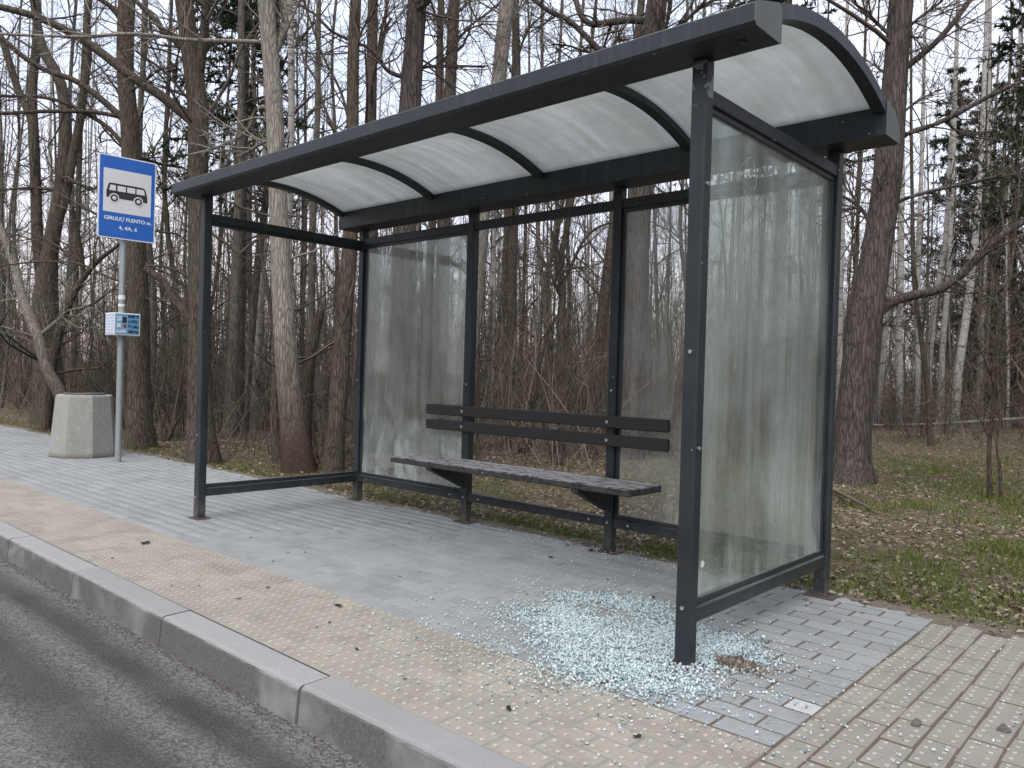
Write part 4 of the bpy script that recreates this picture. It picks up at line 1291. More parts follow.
def clear_of(P, Rd, base):
    """drop twigs that would poke into the shelter or hang in front of the sign"""
    Q = P + base
    x, y, z = Q[..., 0], Q[..., 1], Q[..., 2]
    bad = ((x > -4.6) & (y < 1.75) & (z < 3.6)) | ((x > -9.0) & (x < -5.5) & (y < 1.35) & (z > .9) & (z < 4.0)) | ((y < .2) & (x > -7.5))
    ok = ~bad.any(1)
    return P[ok], Rd[ok]


def join(parts):
    Vs, Fs, k = [], [], 0
    for V, F in parts:
        Vs.append(V); Fs.append(F + k); k += len(V)
    return np.concatenate(Vs), np.concatenate(Fs)


def trunk_mesh(name, pts, m, K=44, S_=14, rough=.06, flare=True, z_sub=.25):
    A = resample(pts, K)
    P, rad = A[:, :3].copy(), A[:, 3].copy()
    if flare:
        z = P[:, 2] - P[0, 2]
        rad *= 1 + .10 * np.exp(-np.maximum(z, 0) / .18)
        P = np.vstack([P[0] - [0, 0, z_sub], P]); rad = np.r_[rad[0] * 1.1, rad]
    V, F = tubes(P[None], rad[None], S_)
    Vr = V.reshape(len(P), S_, 3)
    ph = rng.uniform(0, 9, 6)
    th = np.arange(S_) * 2 * math.pi / S_
    zz = P[:, 2][:, None]
    lump = (np.sin(th * 2 + ph[0] + zz * .8) * .5 + np.sin(th * 3 + ph[1] - zz * 1.3) * .35 + np.sin(th * 5 + ph[2] + zz * 2.1) * .3)
    lump = lump + .5 * np.sin(zz * 3.1 + ph[3])
    if flare: lump = lump + 1.8 * np.sin(th * 4 + ph[4]) * np.exp(-np.maximum(zz, 0) / .15)
    Vr = P[:, None] + (Vr - P[:, None]) * (1 + rough * lump)[:, :, None]
    cap = len(P) - 1
    fc = [np.arange(cap * S_, (cap + 1) * S_)[None]]
    return mesh_np(name, Vr.reshape(-1, 3), [F, fc[0]], m, True)


TW = {'dark': TWIG, 'grey': TWIG, 'pine': TWIG_RED, 'pale': TWIG_PALE, 'birch': TWIG_RED}


def crown(level1, r1, spec, S1=5):
    """branches plus two further orders of twigs"""
    parts = [tubes(level1, r1, S1)]
    P, Rr = level1, r1
    for (m, lo, hi, a0, a1, upw, labs) in spec:
        P, Rr = sprout(P, Rr, m, lo, hi, (a0, a1), upw, labs=labs)
        parts.append(tubes(P, Rr, 3))
    return join(parts)


CAT = {'bare_tree': 'tree', 'pale_tree': 'tree', 'pine_tree': 'pine', 'birch_tree': 'birch', 'leaning_tree': 'tree', 'dead_snag': 'snag'}

for (nm, kind, label, pts, limbs) in HERO:
    base = np.array(pts[0][:3])
    root = thing(nm, label, CAT[nm], tuple(base))
    loc = [tuple(np.array(p[:3]) - base) + (p[3],) for p in pts]
    tm = trunk_mesh("trunk", loc, BARK[kind], K=52, S_=16 if pts[0][3] > .08 else 8, rough=.045)
    t = ob("trunk", tm); t.parent = root
    if nm == 'dead_snag': continue
    for lp in limbs:
        ll = [tuple(np.array(p[:3]) - base) + (p[3],) for p in lp]
        lm = trunk_mesh("limb", ll, BARK[kind if kind != 'pale' else 'pale'], K=22, S_=8, rough=.05, flare=False)
        o = ob("limb", lm); o.parent = root
    # twigs: on the limbs, and from the trunk upward
    L1, R1 = [], []
    K1 = 12
    for lp in limbs:
        A = resample([tuple(np.array(p[:3]) - base) + (p[3],) for p in lp], K1)
        L1.append(A[:, :3]); R1.append(A[:, 3] * .9)
    parts = []
    if L1:
        LP, LR = np.array(L1), np.array(R1)
        Q, QR = clear_of(*sprout(LP, LR, 13, .12, .3, (.5, 1.2), .05, K=5, labs=(.35, 1.3)), base)
        parts.append(tubes(Q, QR, 4))
        Q, QR = clear_of(*sprout(Q, QR, 4, .25, .6, (.4, 1.1), .03), base)
        parts.append(tubes(Q, QR, 3))
        Q, QR = clear_of(*sprout(Q, QR, 3, .3, .7, (.4, 1.1), .02), base)
        parts.append(tubes(Q, QR, 3))
    T = resample(loc, 24)
    h = T[-1, 2]
    if h > 3:
        thin = kind in ('pine',)
        nb = 10 if thin else 9 if kind == 'pale' else 18
        TP, TR = T[None, :, :3], T[None, :, 3]
        Q, QR = sprout(TP, TR, nb, 0, 0, (.8, 1.5), .10, K=6, tmin=.16 if not thin else .3, rfac=.35, labs=(.6, 2.3))
        Q, QR = clear_of(Q, QR, base)
        parts.append(tubes(Q, QR, 4))
        Q, QR = clear_of(*sprout(Q, QR, 6, .2, .5, (.4, 1.1), .06, K=5), base)
        parts.append(tubes(Q, QR, 3))
        Q, QR = clear_of(*sprout(Q, QR, 4, .3, .7, (.4, 1.1), .03), base)
        parts.append(tubes(Q, QR, 3))
    elif kind != 'snag':
        TP, TR = T[None, :, :3], T[None, :, 3]
        Q, QR = sprout(TP, TR, 14, 0, 0, (.5, 1.3), .10, K=5, tmin=.25, rfac=.5, labs=(.3, 1.0))
        parts.append(tubes(Q, QR, 3))
        Q, QR = sprout(Q, QR, 4, .3, .6, (.4, 1.1), .05)
        parts.append(tubes(Q, QR, 3))
    V, F = join(parts)
    o = ob("crown", mesh_np("crown", V, F, TW[kind])); o.parent = root


# ------------------------------------------------------------------ trees of the wood behind, a handful of grown forms, copied
def grow_tree(kind, h, r, nb, zlow, blen, slim):
    n = 7
    z = np.linspace(0, h, n)
    sway = np.cumsum(rng.normal(0, .10 * h / 14, (n, 2)), 0); sway -= sway[:1]
    pts = [(sway[i, 0], sway[i, 1], z[i], r * (1 - z[i] / h) ** .8 + .012) for i in range(n)]
    tm = trunk_mesh("trunk", pts, BARK[kind], K=30, S_=9)
    T = resample(pts, 26)
    Q, QR = sprout(T[None, :, :3], T[None, :, 3], nb, 0, 0, (.7, 1.35), .13, K=6, tmin=zlow / h, rfac=.45, labs=blen)
    V, F = crown(Q, QR, [(6, .22, .5, .4, 1.0, .06, None), (4, .3, .7, .4, 1.1, .03, None)], 4)
    return tm, mesh_np("crown", V, F, TW[kind])


PROTO = [('bare_tree', 'dark', grow_tree('dark', 15, .07, 34, 2.0, (.8, 2.6), 0)),
         ('bare_tree', 'dark', grow_tree('dark', 12, .042, 32, 1.2, (.7, 2.2), 0)),
         ('bare_tree', 'grey', grow_tree('grey', 14, .05, 32, 1.5, (.7, 2.0), 0)),
         ('bare_tree', 'grey', grow_tree('grey', 9, .028, 34, .8, (.5, 1.6), 0)),
         ('pine_tree', 'pine', grow_tree('pine', 17, .08, 26, 3.0, (.8, 2.0), 0)),
         ('birch_tree', 'birch', grow_tree('birch', 15, .048, 28, 3.0, (.7, 2.0), 0)),
         ('birch_tree', 'birch', grow_tree('birch', 13, .038, 26, 2.2, (.6, 1.8), 0))]
LOOK = {'dark': 'dark bare tree', 'grey': 'grey slender bare tree', 'pine': 'reddish bare-trunked pine', 'birch': 'thin white birch'}


def sector(u):
    for lim, s in ((97, 'left of the blue sign'), (200, 'between sign and shelter'), (362, 'through the open shelter end'),
                   (474, 'behind the left back pane'), (618, 'through the empty middle bay'), (690, 'behind the right back pane'), (830, 'behind the side pane'), (905, 'beside the stout pine')):
        if u < lim: return s
    return 'beyond the right clearing'


def place(name, meshes, x, y, sc, rz, label, cat, group, tilt=0.0):
    root = thing(name, label, cat, (x, y, float(hgt(x, y))), group)
    root.rotation_euler = (tilt * math.cos(rz), tilt * math.sin(rz), rz)
    root.scale = (sc, sc, sc)
    for nm_, me in meshes:
        o = ob(nm_, me); o.parent = root
    return root


rp = random.Random(77)
taken = [(p[3][0][0], p[3][0][1]) for p in HERO]
ORD = ['leftmost', 'second from left', 'third from left', 'fourth from left', 'fifth from left', 'sixth from left', 'seventh from left', 'eighth from left', 'ninth from left', 'tenth from left', 'eleventh from left', 'twelfth from left', 'thirteenth from left', 'fourteenth from left']
ROWS = {}


def name_rows():
    for (look, where, sec), row in ROWS.items():
        row.sort(key=lambda q: q[0])
        for i, (u, o) in enumerate(row):
            if len(row) == 1: o["label"] = "only " + look + " " + where + " " + sec
            else: o["label"] = look + " " + where + " " + sec + ", " + ORD[min(i, 13)]
    ROWS.clear()


count = 0
tries = 0
while count < 88 and tries < 9000:
    tries += 1
    u = rp.uniform(-90, 1110)
    D = 11.5 + 17 * rp.random() ** .75
    if u > 845 and (D < 18.5 or rp.random() < .45): continue
    if u < 100 and D < 14.5: continue
    lat = (u - 512) / FPX * D
    x = CAM[0] + fw[0] * D + rt0[0] * lat; y = CAM[1] + fw[1] * D + rt0[1] * lat
    if y < 2.6: continue
    if min((x - a) ** 2 + (y - b) ** 2 for a, b in taken) < .75 ** 2: continue
    taken.append((x, y))
    if u > 700: kset = [6, 6, 3, 1, 3, 2]
    elif u > 610: kset = [3, 3, 1, 2]
    elif u > 470: kset = [3, 3, 1, 2, 5, 6, 0]
    else: kset = [0, 1, 1, 2, 3, 3, 4, 6]
    nm, kind, (tm, cm) = PROTO[rp.choice(kset)]
    sec = sector(u)
    o = place(nm, [("trunk", tm), ("crown", cm)], x, y, rp.uniform(.8, 1.2), rp.uniform(0, 6.28), LOOK[kind], CAT[nm], LOOK[kind] + "s " + sec, rp.gauss(0, .025))
    ROWS.setdefault((LOOK[kind], 'in the wood', sec), []).append((u, o))
    count += 1
name_rows()


# ------------------------------------------------------------------ spruces
def grow_spruce(h, zlow, blen, nwhorl):
    r = .011 * h
    pts = [(0, 0, 0, r), (.03, .02, h * .5, r * .6), (0, 0, h, .012)]
    tm = trunk_mesh("trunk", pts, BARK['dark'], K=20, S_=9)
    brs, rad = [], []
    K = 6
    for w in range(nwhorl):
        z = zlow + (h - zlow) * (w + rng.uniform(-.3, .3)) / nwhorl
        for b in range(rng.integers(3, 6)):
            a = rng.uniform(0, 6.283)
            L = blen * (1.02 - (z - zlow) / (h - zlow)) * rng.uniform(.6, 1.15) + .12
            s = np.linspace(0, 1, K)
            rr = s * L
            droop = -.32 * L * s + .22 * L * s ** 2.2
            brs.append(np.stack([rr * math.cos(a), rr * math.sin(a), z + droop], 1)); rad.append(np.linspace(.012, .004, K))
    P, Rd = np.array(brs), np.array(rad)
    parts = [tubes(P, Rd, 3)]
    Q, QR = sprout(P, Rd, 11, .2, .45, (.6, 1.2), -.08, K=4, tmin=.12, rmin=.003)
    parts.append(tubes(Q, QR, 3))
    V, F = join(parts)
    # needles: small blades all along the twigs
    A = np.concatenate([Q[:, 1:], ], 0).reshape(-1, 3)
    B = np.concatenate([Q[:, :-1]], 0).reshape(-1, 3)
    m = 9
    t = rng.random((len(A), m, 1))
    pos = (B[:, None] * (1 - t) + A[:, None] * t).reshape(-1, 3)
    tan = np.repeat((A - B) / (np.linalg.norm(A - B, axis=1, keepdims=True) + 1e-9), m, 0)
    d = tan * .8 + rng.normal(0, .7, pos.shape); d /= np.linalg.norm(d, axis=1, keepdims=True)
    sd_ = np.cross(d, rng.normal(size=pos.shape)); sd_ /= np.linalg.norm(sd_, axis=1, keepdims=True) + 1e-9
    L = rng.uniform(.05, .12, (len(pos), 1)); W = L * .16
    NV = np.stack([pos - sd_ * W, pos + sd_ * W, pos + d * L], 1).reshape(-1, 3)
    NF = np.arange(len(NV)).reshape(-1, 3)
    return [("trunk", tm), ("crown", mesh_np("crown", V, F, TWIG)), ("foliage", mesh_np("foliage", NV, NF, NEEDLE))]


SP1 = grow_spruce(11, 4.2, 1.5, 26)
SP2 = grow_spruce(10, .8, 2.0, 30)


def at(u, D):
    lat = (u - 512) / FPX * D
    return CAM[0] + fw[0] * D + rt0[0] * lat, CAM[1] + fw[1] * D + rt0[1] * lat


for (mesh, u, D, sc, lab) in ((SP1, 238, 13.6, 1.0, 'dark green spruce crown behind the two thick trunks right of the sign'),
                              (SP1, 775, 15.5, 1.25, 'dark green spruce crown showing above the right roof end'),
                              (SP1, 1035, 13.5, 1.0, 'dark green spruce crown at the upper right edge'),
                              (SP2, 1008, 25, 1.15, 'dark spruce behind the birches at the right edge'),
                              (SP2, 945, 26, 1.2, 'dark spruce behind the widest birch'),
                              (SP2, 980, 30, 1.4, 'tallest dark spruce far back between the right birches'),
                              ):
    x, y = at(u, D)
    place("spruce_tree", mesh, x, y, sc, rp.uniform(0, 6), lab, "spruce", "spruces in the wood")


# ------------------------------------------------------------------ shrubs and saplings
def grow_shrub(nst, h, spread, kind_m):
    P = np.zeros((nst, 6, 3)); Rr = np.zeros((nst, 6))
    for i in range(nst):
        a = rng.uniform(0, 6.283); sp = rng.uniform(.1, spread); L = h * rng.uniform(.6, 1.1)
        d = np.array([math.cos(a) * sp, math.sin(a) * sp, 1.0]); d /= np.linalg.norm(d)
        p = np.array([math.cos(a) * .05, math.sin(a) * .05, -.05])
        for k in range(6):
            P[i, k] = p
            d = d + rng.normal(0, .12, 3) + [0, 0, .04]; d /= np.linalg.norm(d)
            p = p + d * L / 5
        Rr[i] = np.linspace(.010, .003, 6) * h / 2
    V, F = crown(P, Rr, [(7, .25, .55, .4, 1.0, .05, None), (4, .3, .7, .4, 1.1, .02, None)], 5)
    return [("crown", mesh_np("crown", V, F, kind_m))]


SHR = [grow_shrub(9, 2.2, .6, TWIG), grow_shrub(7, 1.6, .8, TWIG_RED), grow_shrub(6, 2.8, .45, TWIG), grow_shrub(8, 1.2, 1.0, TWIG_PALE)]
count = tries = 0
while count < 95 and tries < 5000:
    tries += 1
    u = rp.uniform(-60, 1080)
    D = rp.uniform(8.8, 21)
    if u > 830 and D < 16: continue
    if u > 600 and D < 10: continue
    x, y = at(u, D)
    if y < 2.35: continue
    if u < 130 and y < 2.6: continue
    if min((x - a) ** 2 + (y - b) ** 2 for a, b in taken) < .3 ** 2: continue
    k = rp.randrange(4)
    sec = sector(u)
    tone = 'pale' if k == 3 else 'reddish' if k == 1 else 'dark'
    o = place("bare_shrub", SHR[k], x, y, rp.uniform(.7, 1.25), rp.uniform(0, 6.28), tone, "shrub", tone + " shrubs " + sec)
    ROWS.setdefault((tone + ' leafless shrub', 'low', sec), []).append((u, o))
    count += 1
name_rows()


# ------------------------------------------------------------------ the far wood as one mass, and low brushwood
def trunks_at(x, y, hmin, hmax, r0, r1, K=5, lean=.035, wob=.08):
    n = len(x)
    h = rng.uniform(hmin, hmax, n)
    z = np.linspace(0, 1, K)
    P = np.zeros((n, K, 3))
    le = rng.normal(0, lean, (n, 2))
    P[:, :, 0] = x[:, None] + le[:, :1] * h[:, None] * z + rng.normal(0, wob, (n, K))
    P[:, :, 1] = y[:, None] + le[:, 1:] * h[:, None] * z + rng.normal(0, wob, (n, K))
    P[:, :, 2] = h[:, None] * z - .2
    r = rng.uniform(r0, r1, n)
    return P, r[:, None] * (1 - .75 * z)[None]


def far_wood():
    # in front of the camera, then the rest of the wood round the stop and across the road
    n = 950
    u = rng.uniform(-260, 1290, n); D = 23 + 45 * rng.random(n) ** 1.1
    lat = (u - 512) / FPX * D
    x = CAM[0] + fw[0] * D + rt0[0] * lat; y = CAM[1] + fw[1] * D + rt0[1] * lat
    ok = y > 3.0
    P, Rd = trunks_at(x[ok], y[ok], 6, 14, .022, .055)
    parts = [tubes(P, Rd, 5)]
    Q, QR = sprout(P, Rd, 15, 0, 0, (.6, 1.35), .12, K=3, tmin=.05, rfac=.4, rmin=.007, labs=(.7, 2.4))
    parts.append(tubes(Q, QR, 3))
    Q, QR = sprout(Q, QR, 5, .3, .8, (.4, 1.2), .06, K=2, rmin=.005)
    parts.append(tubes(Q, QR, 3))
    a = rng.uniform(R(-12), R(78), 520); q = 10 + 38 * rng.random(520) ** .8
    x2 = np.r_[1.5 + q * np.sin(a), rng.uniform(-55, 40, 560)]; y2 = np.r_[-2.8 + q * np.cos(a), -12 - 26 * rng.random(560) ** 1.3]
    ok = (y2 < -11) | ((y2 > 3.5) & ((x2 > 2.5) | (y2 > 24)))
    P, Rd = trunks_at(x2[ok], y2[ok], 8, 17, .05, .13)
    parts.append(tubes(P, Rd, 5))
    Q, QR = sprout(P, Rd, 24, 0, 0, (.6, 1.3), .12, K=3, tmin=.03, rfac=.4, rmin=.012, labs=(.8, 2.8))
    parts.append(tubes(Q, QR, 3))
    V, F = join(parts)
    tag(ob("distant_wood", mesh_np("distant_wood", V, F, WOOD_FAR)), "distant leafless wood of thin trunks behind everything", "wood", kind="stuff")


def brushwood():
    n = 9000
    u = rng.uniform(-150, 1180, n); D = 9 + 26 * rng.random(n)
    lat = (u - 512) / FPX * D
    x = CAM[0] + fw[0] * D + rt0[0] * lat; y = CAM[1] + fw[1] * D + rt0[1] * lat
    ok = (y > 2.5) & ~((u > 815) & (D < 15)) & ~((u > 815) & (D < 22) & (rng.random(n) < .6)) & ~((u > 600) & (D < 10.5))
    x, y = x[ok], y[ok]; n = len(x)
    K = 4
    P = np.zeros((n, K, 3))
    d = rng.normal(0, .35, (n, 3)); d[:, 2] = 1; d /= np.linalg.norm(d, axis=1, keepdims=True)
    L = rng.uniform(.3, 1.8, n) ** 1.2
    P[:, 0] = np.stack([x, y, hgt(x, y) - .03], 1)
    for k in range(1, K):
        d = d + rng.normal(0, .18, (n, 3)); d /= np.linalg.norm(d, axis=1, keepdims=True)
        P[:, k] = P[:, k - 1] + d * (L / (K - 1))[:, None]
    P[:, 1:, 2] = np.maximum(P[:, 1:, 2], .02)
    Rd = np.linspace(1, .4, K)[None] * rng.uniform(.003, .008, n)[:, None]
    parts = [tubes(P, Rd, 3)]
    Q, QR = sprout(P, Rd, 4, .25, .6, (.4, 1.2), .02, K=2)
    parts.append(tubes(Q, QR, 3))
    # thin saplings, two to five metres
    n = 1300
    u = rng.uniform(-150, 1180, n); D = 14 + 18 * rng.random(n)
    lat = (u - 512) / FPX * D
    x = CAM[0] + fw[0] * D + rt0[0] * lat; y = CAM[1] + fw[1] * D + rt0[1] * lat
    ok = (y > 3.0) & ~((u > 815) & (D < 21))
    P, Rd = trunks_at(x[ok], y[ok], 2, 6, .008, .022, 5, .10, .07)
    parts.append(tubes(P, Rd, 4))
    Q, QR = sprout(P, Rd, 12, 0, 0, (.4, 1.1), .10, K=3, tmin=.1, rfac=.5, rmin=.004, labs=(.3, 1.3))
    parts.append(tubes(Q, QR, 3))
    Q, QR = sprout(Q, QR, 4, .3, .7, (.4, 1.1), .05, K=2, rmin=.003)
    parts.append(tubes(Q, QR, 3))
    V, F = join(parts)
    tag(ob("brushwood", mesh_np("brushwood", V, F, BRUSH)), "tangle of thin brown stems covering the forest floor", "brushwood", kind="stuff")


far_wood(); brushwood()


# ------------------------------------------------------------------ fallen pole, sticks
def log(name, pts, m, label, cat, S_=7):
    me = trunk_mesh(name, pts, m, K=18, S_=S_, rough=.05, flare=False)
    tag(ob(name, me), label, cat)


log("fallen_birch", [(-6.55, 17.49, .02, .035), (-5.9, 18.09, .06, .038), (-4.17, 19.64, .16, .04), (-2.22, 21.4, .40, .036), (-1.0, 22.5, .52, .03)], BARK['birch'], "thin white pole lying across the floor between the right birches", "fallen trunk")
log("fallen_branch", [(-1.75, 5.75, .03, .02), (-1.35, 5.41, .045, .022), (-1.05, 5.0, .04, .018), (-.74, 4.6, .03, .012)], TWIG_RED, "reddish fallen branch beside the foot of the stout pine", "branch")


# ------------------------------------------------------------------ grass and dead leaves
def leaf_litter():
    n = 75000
    u = rng.uniform(-60, 1090, n); D = 3.0 + 15 * rng.random(n) ** 1.35
    lat = (u - 512) / FPX * D
    x = CAM[0] + fw[0] * D + rt0[0] * lat; y = CAM[1] + fw[1] * D + rt0[1] * lat
    pat = np.sin(x * 1.7 + 2 * np.sin(y * .8)) * np.sin(y * 1.3 + 1.1) + rng.normal(0, .6, n)
    spill = rng.random(n) < np.exp(-(1.53 - y) / .06) * .8
    ok = ((y > 1.50 + .05 * np.sin(x * 5)) | ((y > 1.2) & spill)) & (pat > -.5)
    x, y = x[ok], y[ok]; n = len(x)
    z = np.where(y < 1.5, .004, hgt(x, y)) + rng.uniform(.004, .018, n)
    s = rng.uniform(.008, .026, n)[:, None]
    a = rng.uniform(0, 6.283, n)
    ux = np.stack([np.cos(a), np.sin(a), rng.normal(0, .28, n)], 1)
    vx = np.stack([-np.sin(a), np.cos(a), rng.normal(0, .28, n)], 1) * .62
    c = np.stack([x, y, z], 1)
    up_ = np.array([0, 0, 1.]) * s * rng.uniform(-.1, .35, (n, 1))
    V = np.stack([c - ux * s, c + vx * s + up_, c + ux * s, c - vx * s + up_], 1).reshape(-1, 3)
    k = np.arange(n)[:, None] * 4
    F = np.concatenate([k + np.array([[0, 3, 2]]), k + np.array([[0, 2, 1]])])
    tag(ob("leaf_litter", mesh_np("leaf_litter", V, F, LITTER)), "dead brown leaves strewn over the forest floor", "leaves", kind="stuff")


PATCH = [(-1.55, 8.6, .8, .8, 1.3), (-1.3, 10.4, .9, 1.0, 1.2), (-.3, 8.2, .9, .8, 1.3), (-.75, 6.8, .8, .6, 1.1), (.1, 6.4, .5, .5, 1.0), (-.8, 4.9, .5, .35, 1.0), (-.25, 5.7, .7, .4, .6), (.2, 5.0, .5, .4, .9), (.0, 2.7, .6, .25, .6), (.45, 2.2, .6, .2, .7), (.55, 3.4, .5, .4, .5), (-1.2, 1.62, .5, .12, .8), (-2.0, 1.68, .6, .12, .6), (-9.2, 1.75, .6, .2, .5)]


def grass():
    n = 240000
    u = rng.uniform(-60, 1090, n); D = 3.0 + 12 * rng.random(n) ** 1.25
    lat = (u - 512) / FPX * D
    x = CAM[0] + fw[0] * D + rt0[0] * lat; y = CAM[1] + fw[1] * D + rt0[1] * lat
    f = np.sin(x * 1.1 + 1.7 * np.sin(y * .9 + .4)) * .6 + np.sin(y * 2.1 + x * .7) * .5 + .35 * np.sin(x * 4.3 + y * 3.1)
    edge = np.exp(-np.abs(y - 1.72) / .22) * (.6 + .5 * np.sin(x * 2.9 + 1))
    right = np.clip((x + 2.2) / 1.2, 0, 1) * np.clip((9 - y) / 3, 0, 1)
    den = np.clip((f - .05) * 1.1, 0, 1) * (.25 + .95 * right) + .5 * edge + .08
    for (a, b, rx, ry, g) in PATCH: den = den + g * np.exp(-((x - a) / rx) ** 2 - ((y - b) / ry) ** 2) * (.55 + .45 * np.sin(x * 9 + 2 * np.sin(y * 7)))
    far_left = (x < -4.3) & (y > 2.2)
    den = np.where(far_left, den * .25, den)
    ok = (y > 1.50 + .04 * np.sin(x * 7)) & (rng.random(n) < den)
    x, y = x[ok], y[ok]; n = len(x)
    z = hgt(x, y) - .004
    h = rng.uniform(.025, .085, n) * (1 + .3 * np.sin(x * 3 + y * 2)); w = rng.uniform(.0018, .0038, n)
    a = rng.uniform(0, 6.283, n); lean = rng.uniform(.2, 1.1, n)
    b = rng.uniform(0, 6.283, n)
    c = np.stack([x, y, z], 1)
    side = np.stack([np.cos(a), np.sin(a), np.zeros(n)], 1) * w[:, None]
    ld = np.stack([np.cos(b), np.sin(b), np.zeros(n)], 1)
    mid = c + ld * (h * lean * .25)[:, None] + np.array([0, 0, 1.]) * (h * .6)[:, None]
    tip = c + ld * (h * lean)[:, None] + np.array([0, 0, 1.]) * (h * .9)[:, None]
    V = np.stack([c - side, c + side, mid + side * .8, mid - side * .8, tip], 1).reshape(-1, 3)
    k = np.arange(n)[:, None] * 5
    tag(ob("grass", mesh_np("grass", V, [k + np.array([[0, 1, 2, 3]]), k + np.array([[3, 2, 4]])], GRASS)), "short spring grass in patches along the pavement edge", "grass", kind="stuff")


def soil_edge():
    """earth and rotted leaves washed over the back edge of the paving"""
    xs = np.arange(-30, 3.5, .03); ny = 9
    t = np.linspace(0, 1, ny)[None]
    inner = 1.492 - .07 * np.abs(np.sin(xs * 1.9) * np.sin(xs * .63 + 1)) ** 1.5 - .05 * np.abs(np.sin(xs * 7.3) * np.sin(xs * 3.1)) - rng.uniform(0, .03, len(xs))
    outer = 1.60 + .05 * np.sin(xs * 2.2)
    Y = inner[:, None] * (1 - t) + outer[:, None] * t
    X = np.repeat(xs[:, None], ny, 1)
    Z = -.003 + .009 * np.sin(t * math.pi) ** .7 + rng.uniform(-.006, .006, Y.shape)
    Z[:, 0] = -.012; Z[:, -1] = -.05
    V = np.stack([X, Y, Z], -1).reshape(-1, 3)
    i = (np.arange(len(xs) - 1)[:, None] * ny + np.arange(ny - 1)[None]).ravel()
    F = np.stack([i, i + ny, i + ny + 1, i + 1], 1)
    tag(ob("soil_edge", mesh_np("soil_edge", V, F, SOIL, True)), "earth washed over the back edge of the pavement", "soil", kind="stuff")


leaf_litter(); grass(); soil_edge()


# ------------------------------------------------------------------ shattered glass
def shards():
    def cloud(n, cx, cy, sx, sy, rot=0.0):
        p = rng.normal(size=(n, 2)) * [sx, sy]
        c, s = math.cos(rot), math.sin(rot)
        return np.stack([cx + p[:, 0] * c - p[:, 1] * s, cy + p[:, 0] * s + p[:, 1] * c], 1)

    def disc(n, cx, cy, rx, ry, rot):
        a = rng.uniform(0, 6.283, n); r = np.sqrt(rng.random(n)) * (1 + .12 * np.sin(a * 3 + 1) + .08 * np.sin(a * 5))
        x, y = rx * r * np.cos(a), ry * r * np.sin(a)
        c, s = math.cos(rot), math.sin(rot)
        return np.stack([cx + x * c - y * s, cy + x * s + y * c], 1)
    core = np.concatenate([disc(14500, -.30, .10, .48, .30, .1), disc(4300, -.62, .42, .36, .20, .35), disc(2400, -.04, .30, .20, .17, .3), disc(4200, -.12, -.28, .32, .16, .25), disc(1200, -.75, .02, .25, .14, .2)])
    core = core + rng.normal(0, .05, core.shape)
    hole = np.exp(-(((core[:, 0] + .60) / .16) ** 2 + ((core[:, 1] - .32) / .09) ** 2)) + .95 * np.exp(-(((core[:, 0] - .14) / .10) ** 2 + ((core[:, 1] - .15) / .07) ** 2))
    patch = np.sin(core[:, 0] * 21 + 2 * np.sin(core[:, 1] * 17)) * np.sin(core[:, 1] * 25 + 1.5 * np.sin(core[:, 0] * 13)) * .55
    core = core[rng.random(len(core)) > hole + np.clip(patch, 0, .5)]
    loose = np.concatenate([cloud(2300, -.3, .04, .42, .30), cloud(900, -.45, -.42, .36, .16), cloud(220, .2, -.3, .6, .4), cloud(260, -.95, .8, .4, .3), cloud(190, -1.5, 1.38, .45, .07), cloud(80, -2.2, 1.42, .35, .06), cloud(150, .4, .6, .35, .5), cloud(200, -.2, -.6, .5, .2), cloud(90, .95, .2, .25, .6), cloud(90, -.75, 1.42, .4, .06)])
    P = np.concatenate([core, loose])
    ok = (P[:, 1] > -1.06) & (P[:, 1] < 1.75)
    core_n = len(core)
    z0 = np.r_[rng.uniform(.001, .007, core_n), np.full(len(loose), .002)]
    P, z0 = P[ok], z0[ok]
    n = len(P)
    z0 = np.where(P[:, 1] > 1.5, z0 + .012, z0)
    s = .0012 + .0036 * rng.random(n) ** 1.8
    loosei = np.arange(n) > core_n
    s = np.where(loosei, s * .95, s)
    big = rng.random(n) < .012
    s = np.where(big & ~loosei, s + rng.uniform(.002, .006, n), s)
    base = np.array([[-1, -1, -1], [1, -1, -1], [1, 1, -1], [-1, 1, -1], [-1, -1, 1], [1, -1, 1], [1, 1, 1], [-1, 1, 1]], float) * [1.15, .8, .5]
    V = base[None] * s[:, None, None] * (1 + rng.uniform(-.35, .35, (n, 8, 3)))
    q = rng.normal(size=(n, 4)); q[:, 0] += 2.0; q /= np.linalg.norm(q, axis=1, keepdims=True)
    w, x, y, z = q.T
    Rm = np.stack([1 - 2 * (y * y + z * z), 2 * (x * y - z * w), 2 * (x * z + y * w), 2 * (x * y + z * w), 1 - 2 * (x * x + z * z), 2 * (y * z - x * w), 2 * (x * z - y * w), 2 * (y * z + x * w), 1 - 2 * (x * x + y * y)], 1).reshape(n, 3, 3)
    V[big, :, 2] *= .35
    V = np.einsum('nij,nkj->nki', Rm, V)
    V[:, :, 2] -= V[:, :, 2].min(1)[:, None]
    V += np.stack([P[:, 0], P[:, 1], z0], 1)[:, None]
    F0 = np.array([[0, 3, 2, 1], [4, 5, 6, 7], [0, 1, 5, 4], [1, 2, 6, 5], [2, 3, 7, 6], [3, 0, 4, 7]])
    F = (np.arange(n)[:, None, None] * 8 + F0[None]).reshape(-1, 4)
    tag(ob("shattered_glass", mesh_np("shattered_glass", V.reshape(-1, 3), F, SHARD)), "heap of crumbled pale green glass round the right front post", "broken glass", kind="stuff")


shards()


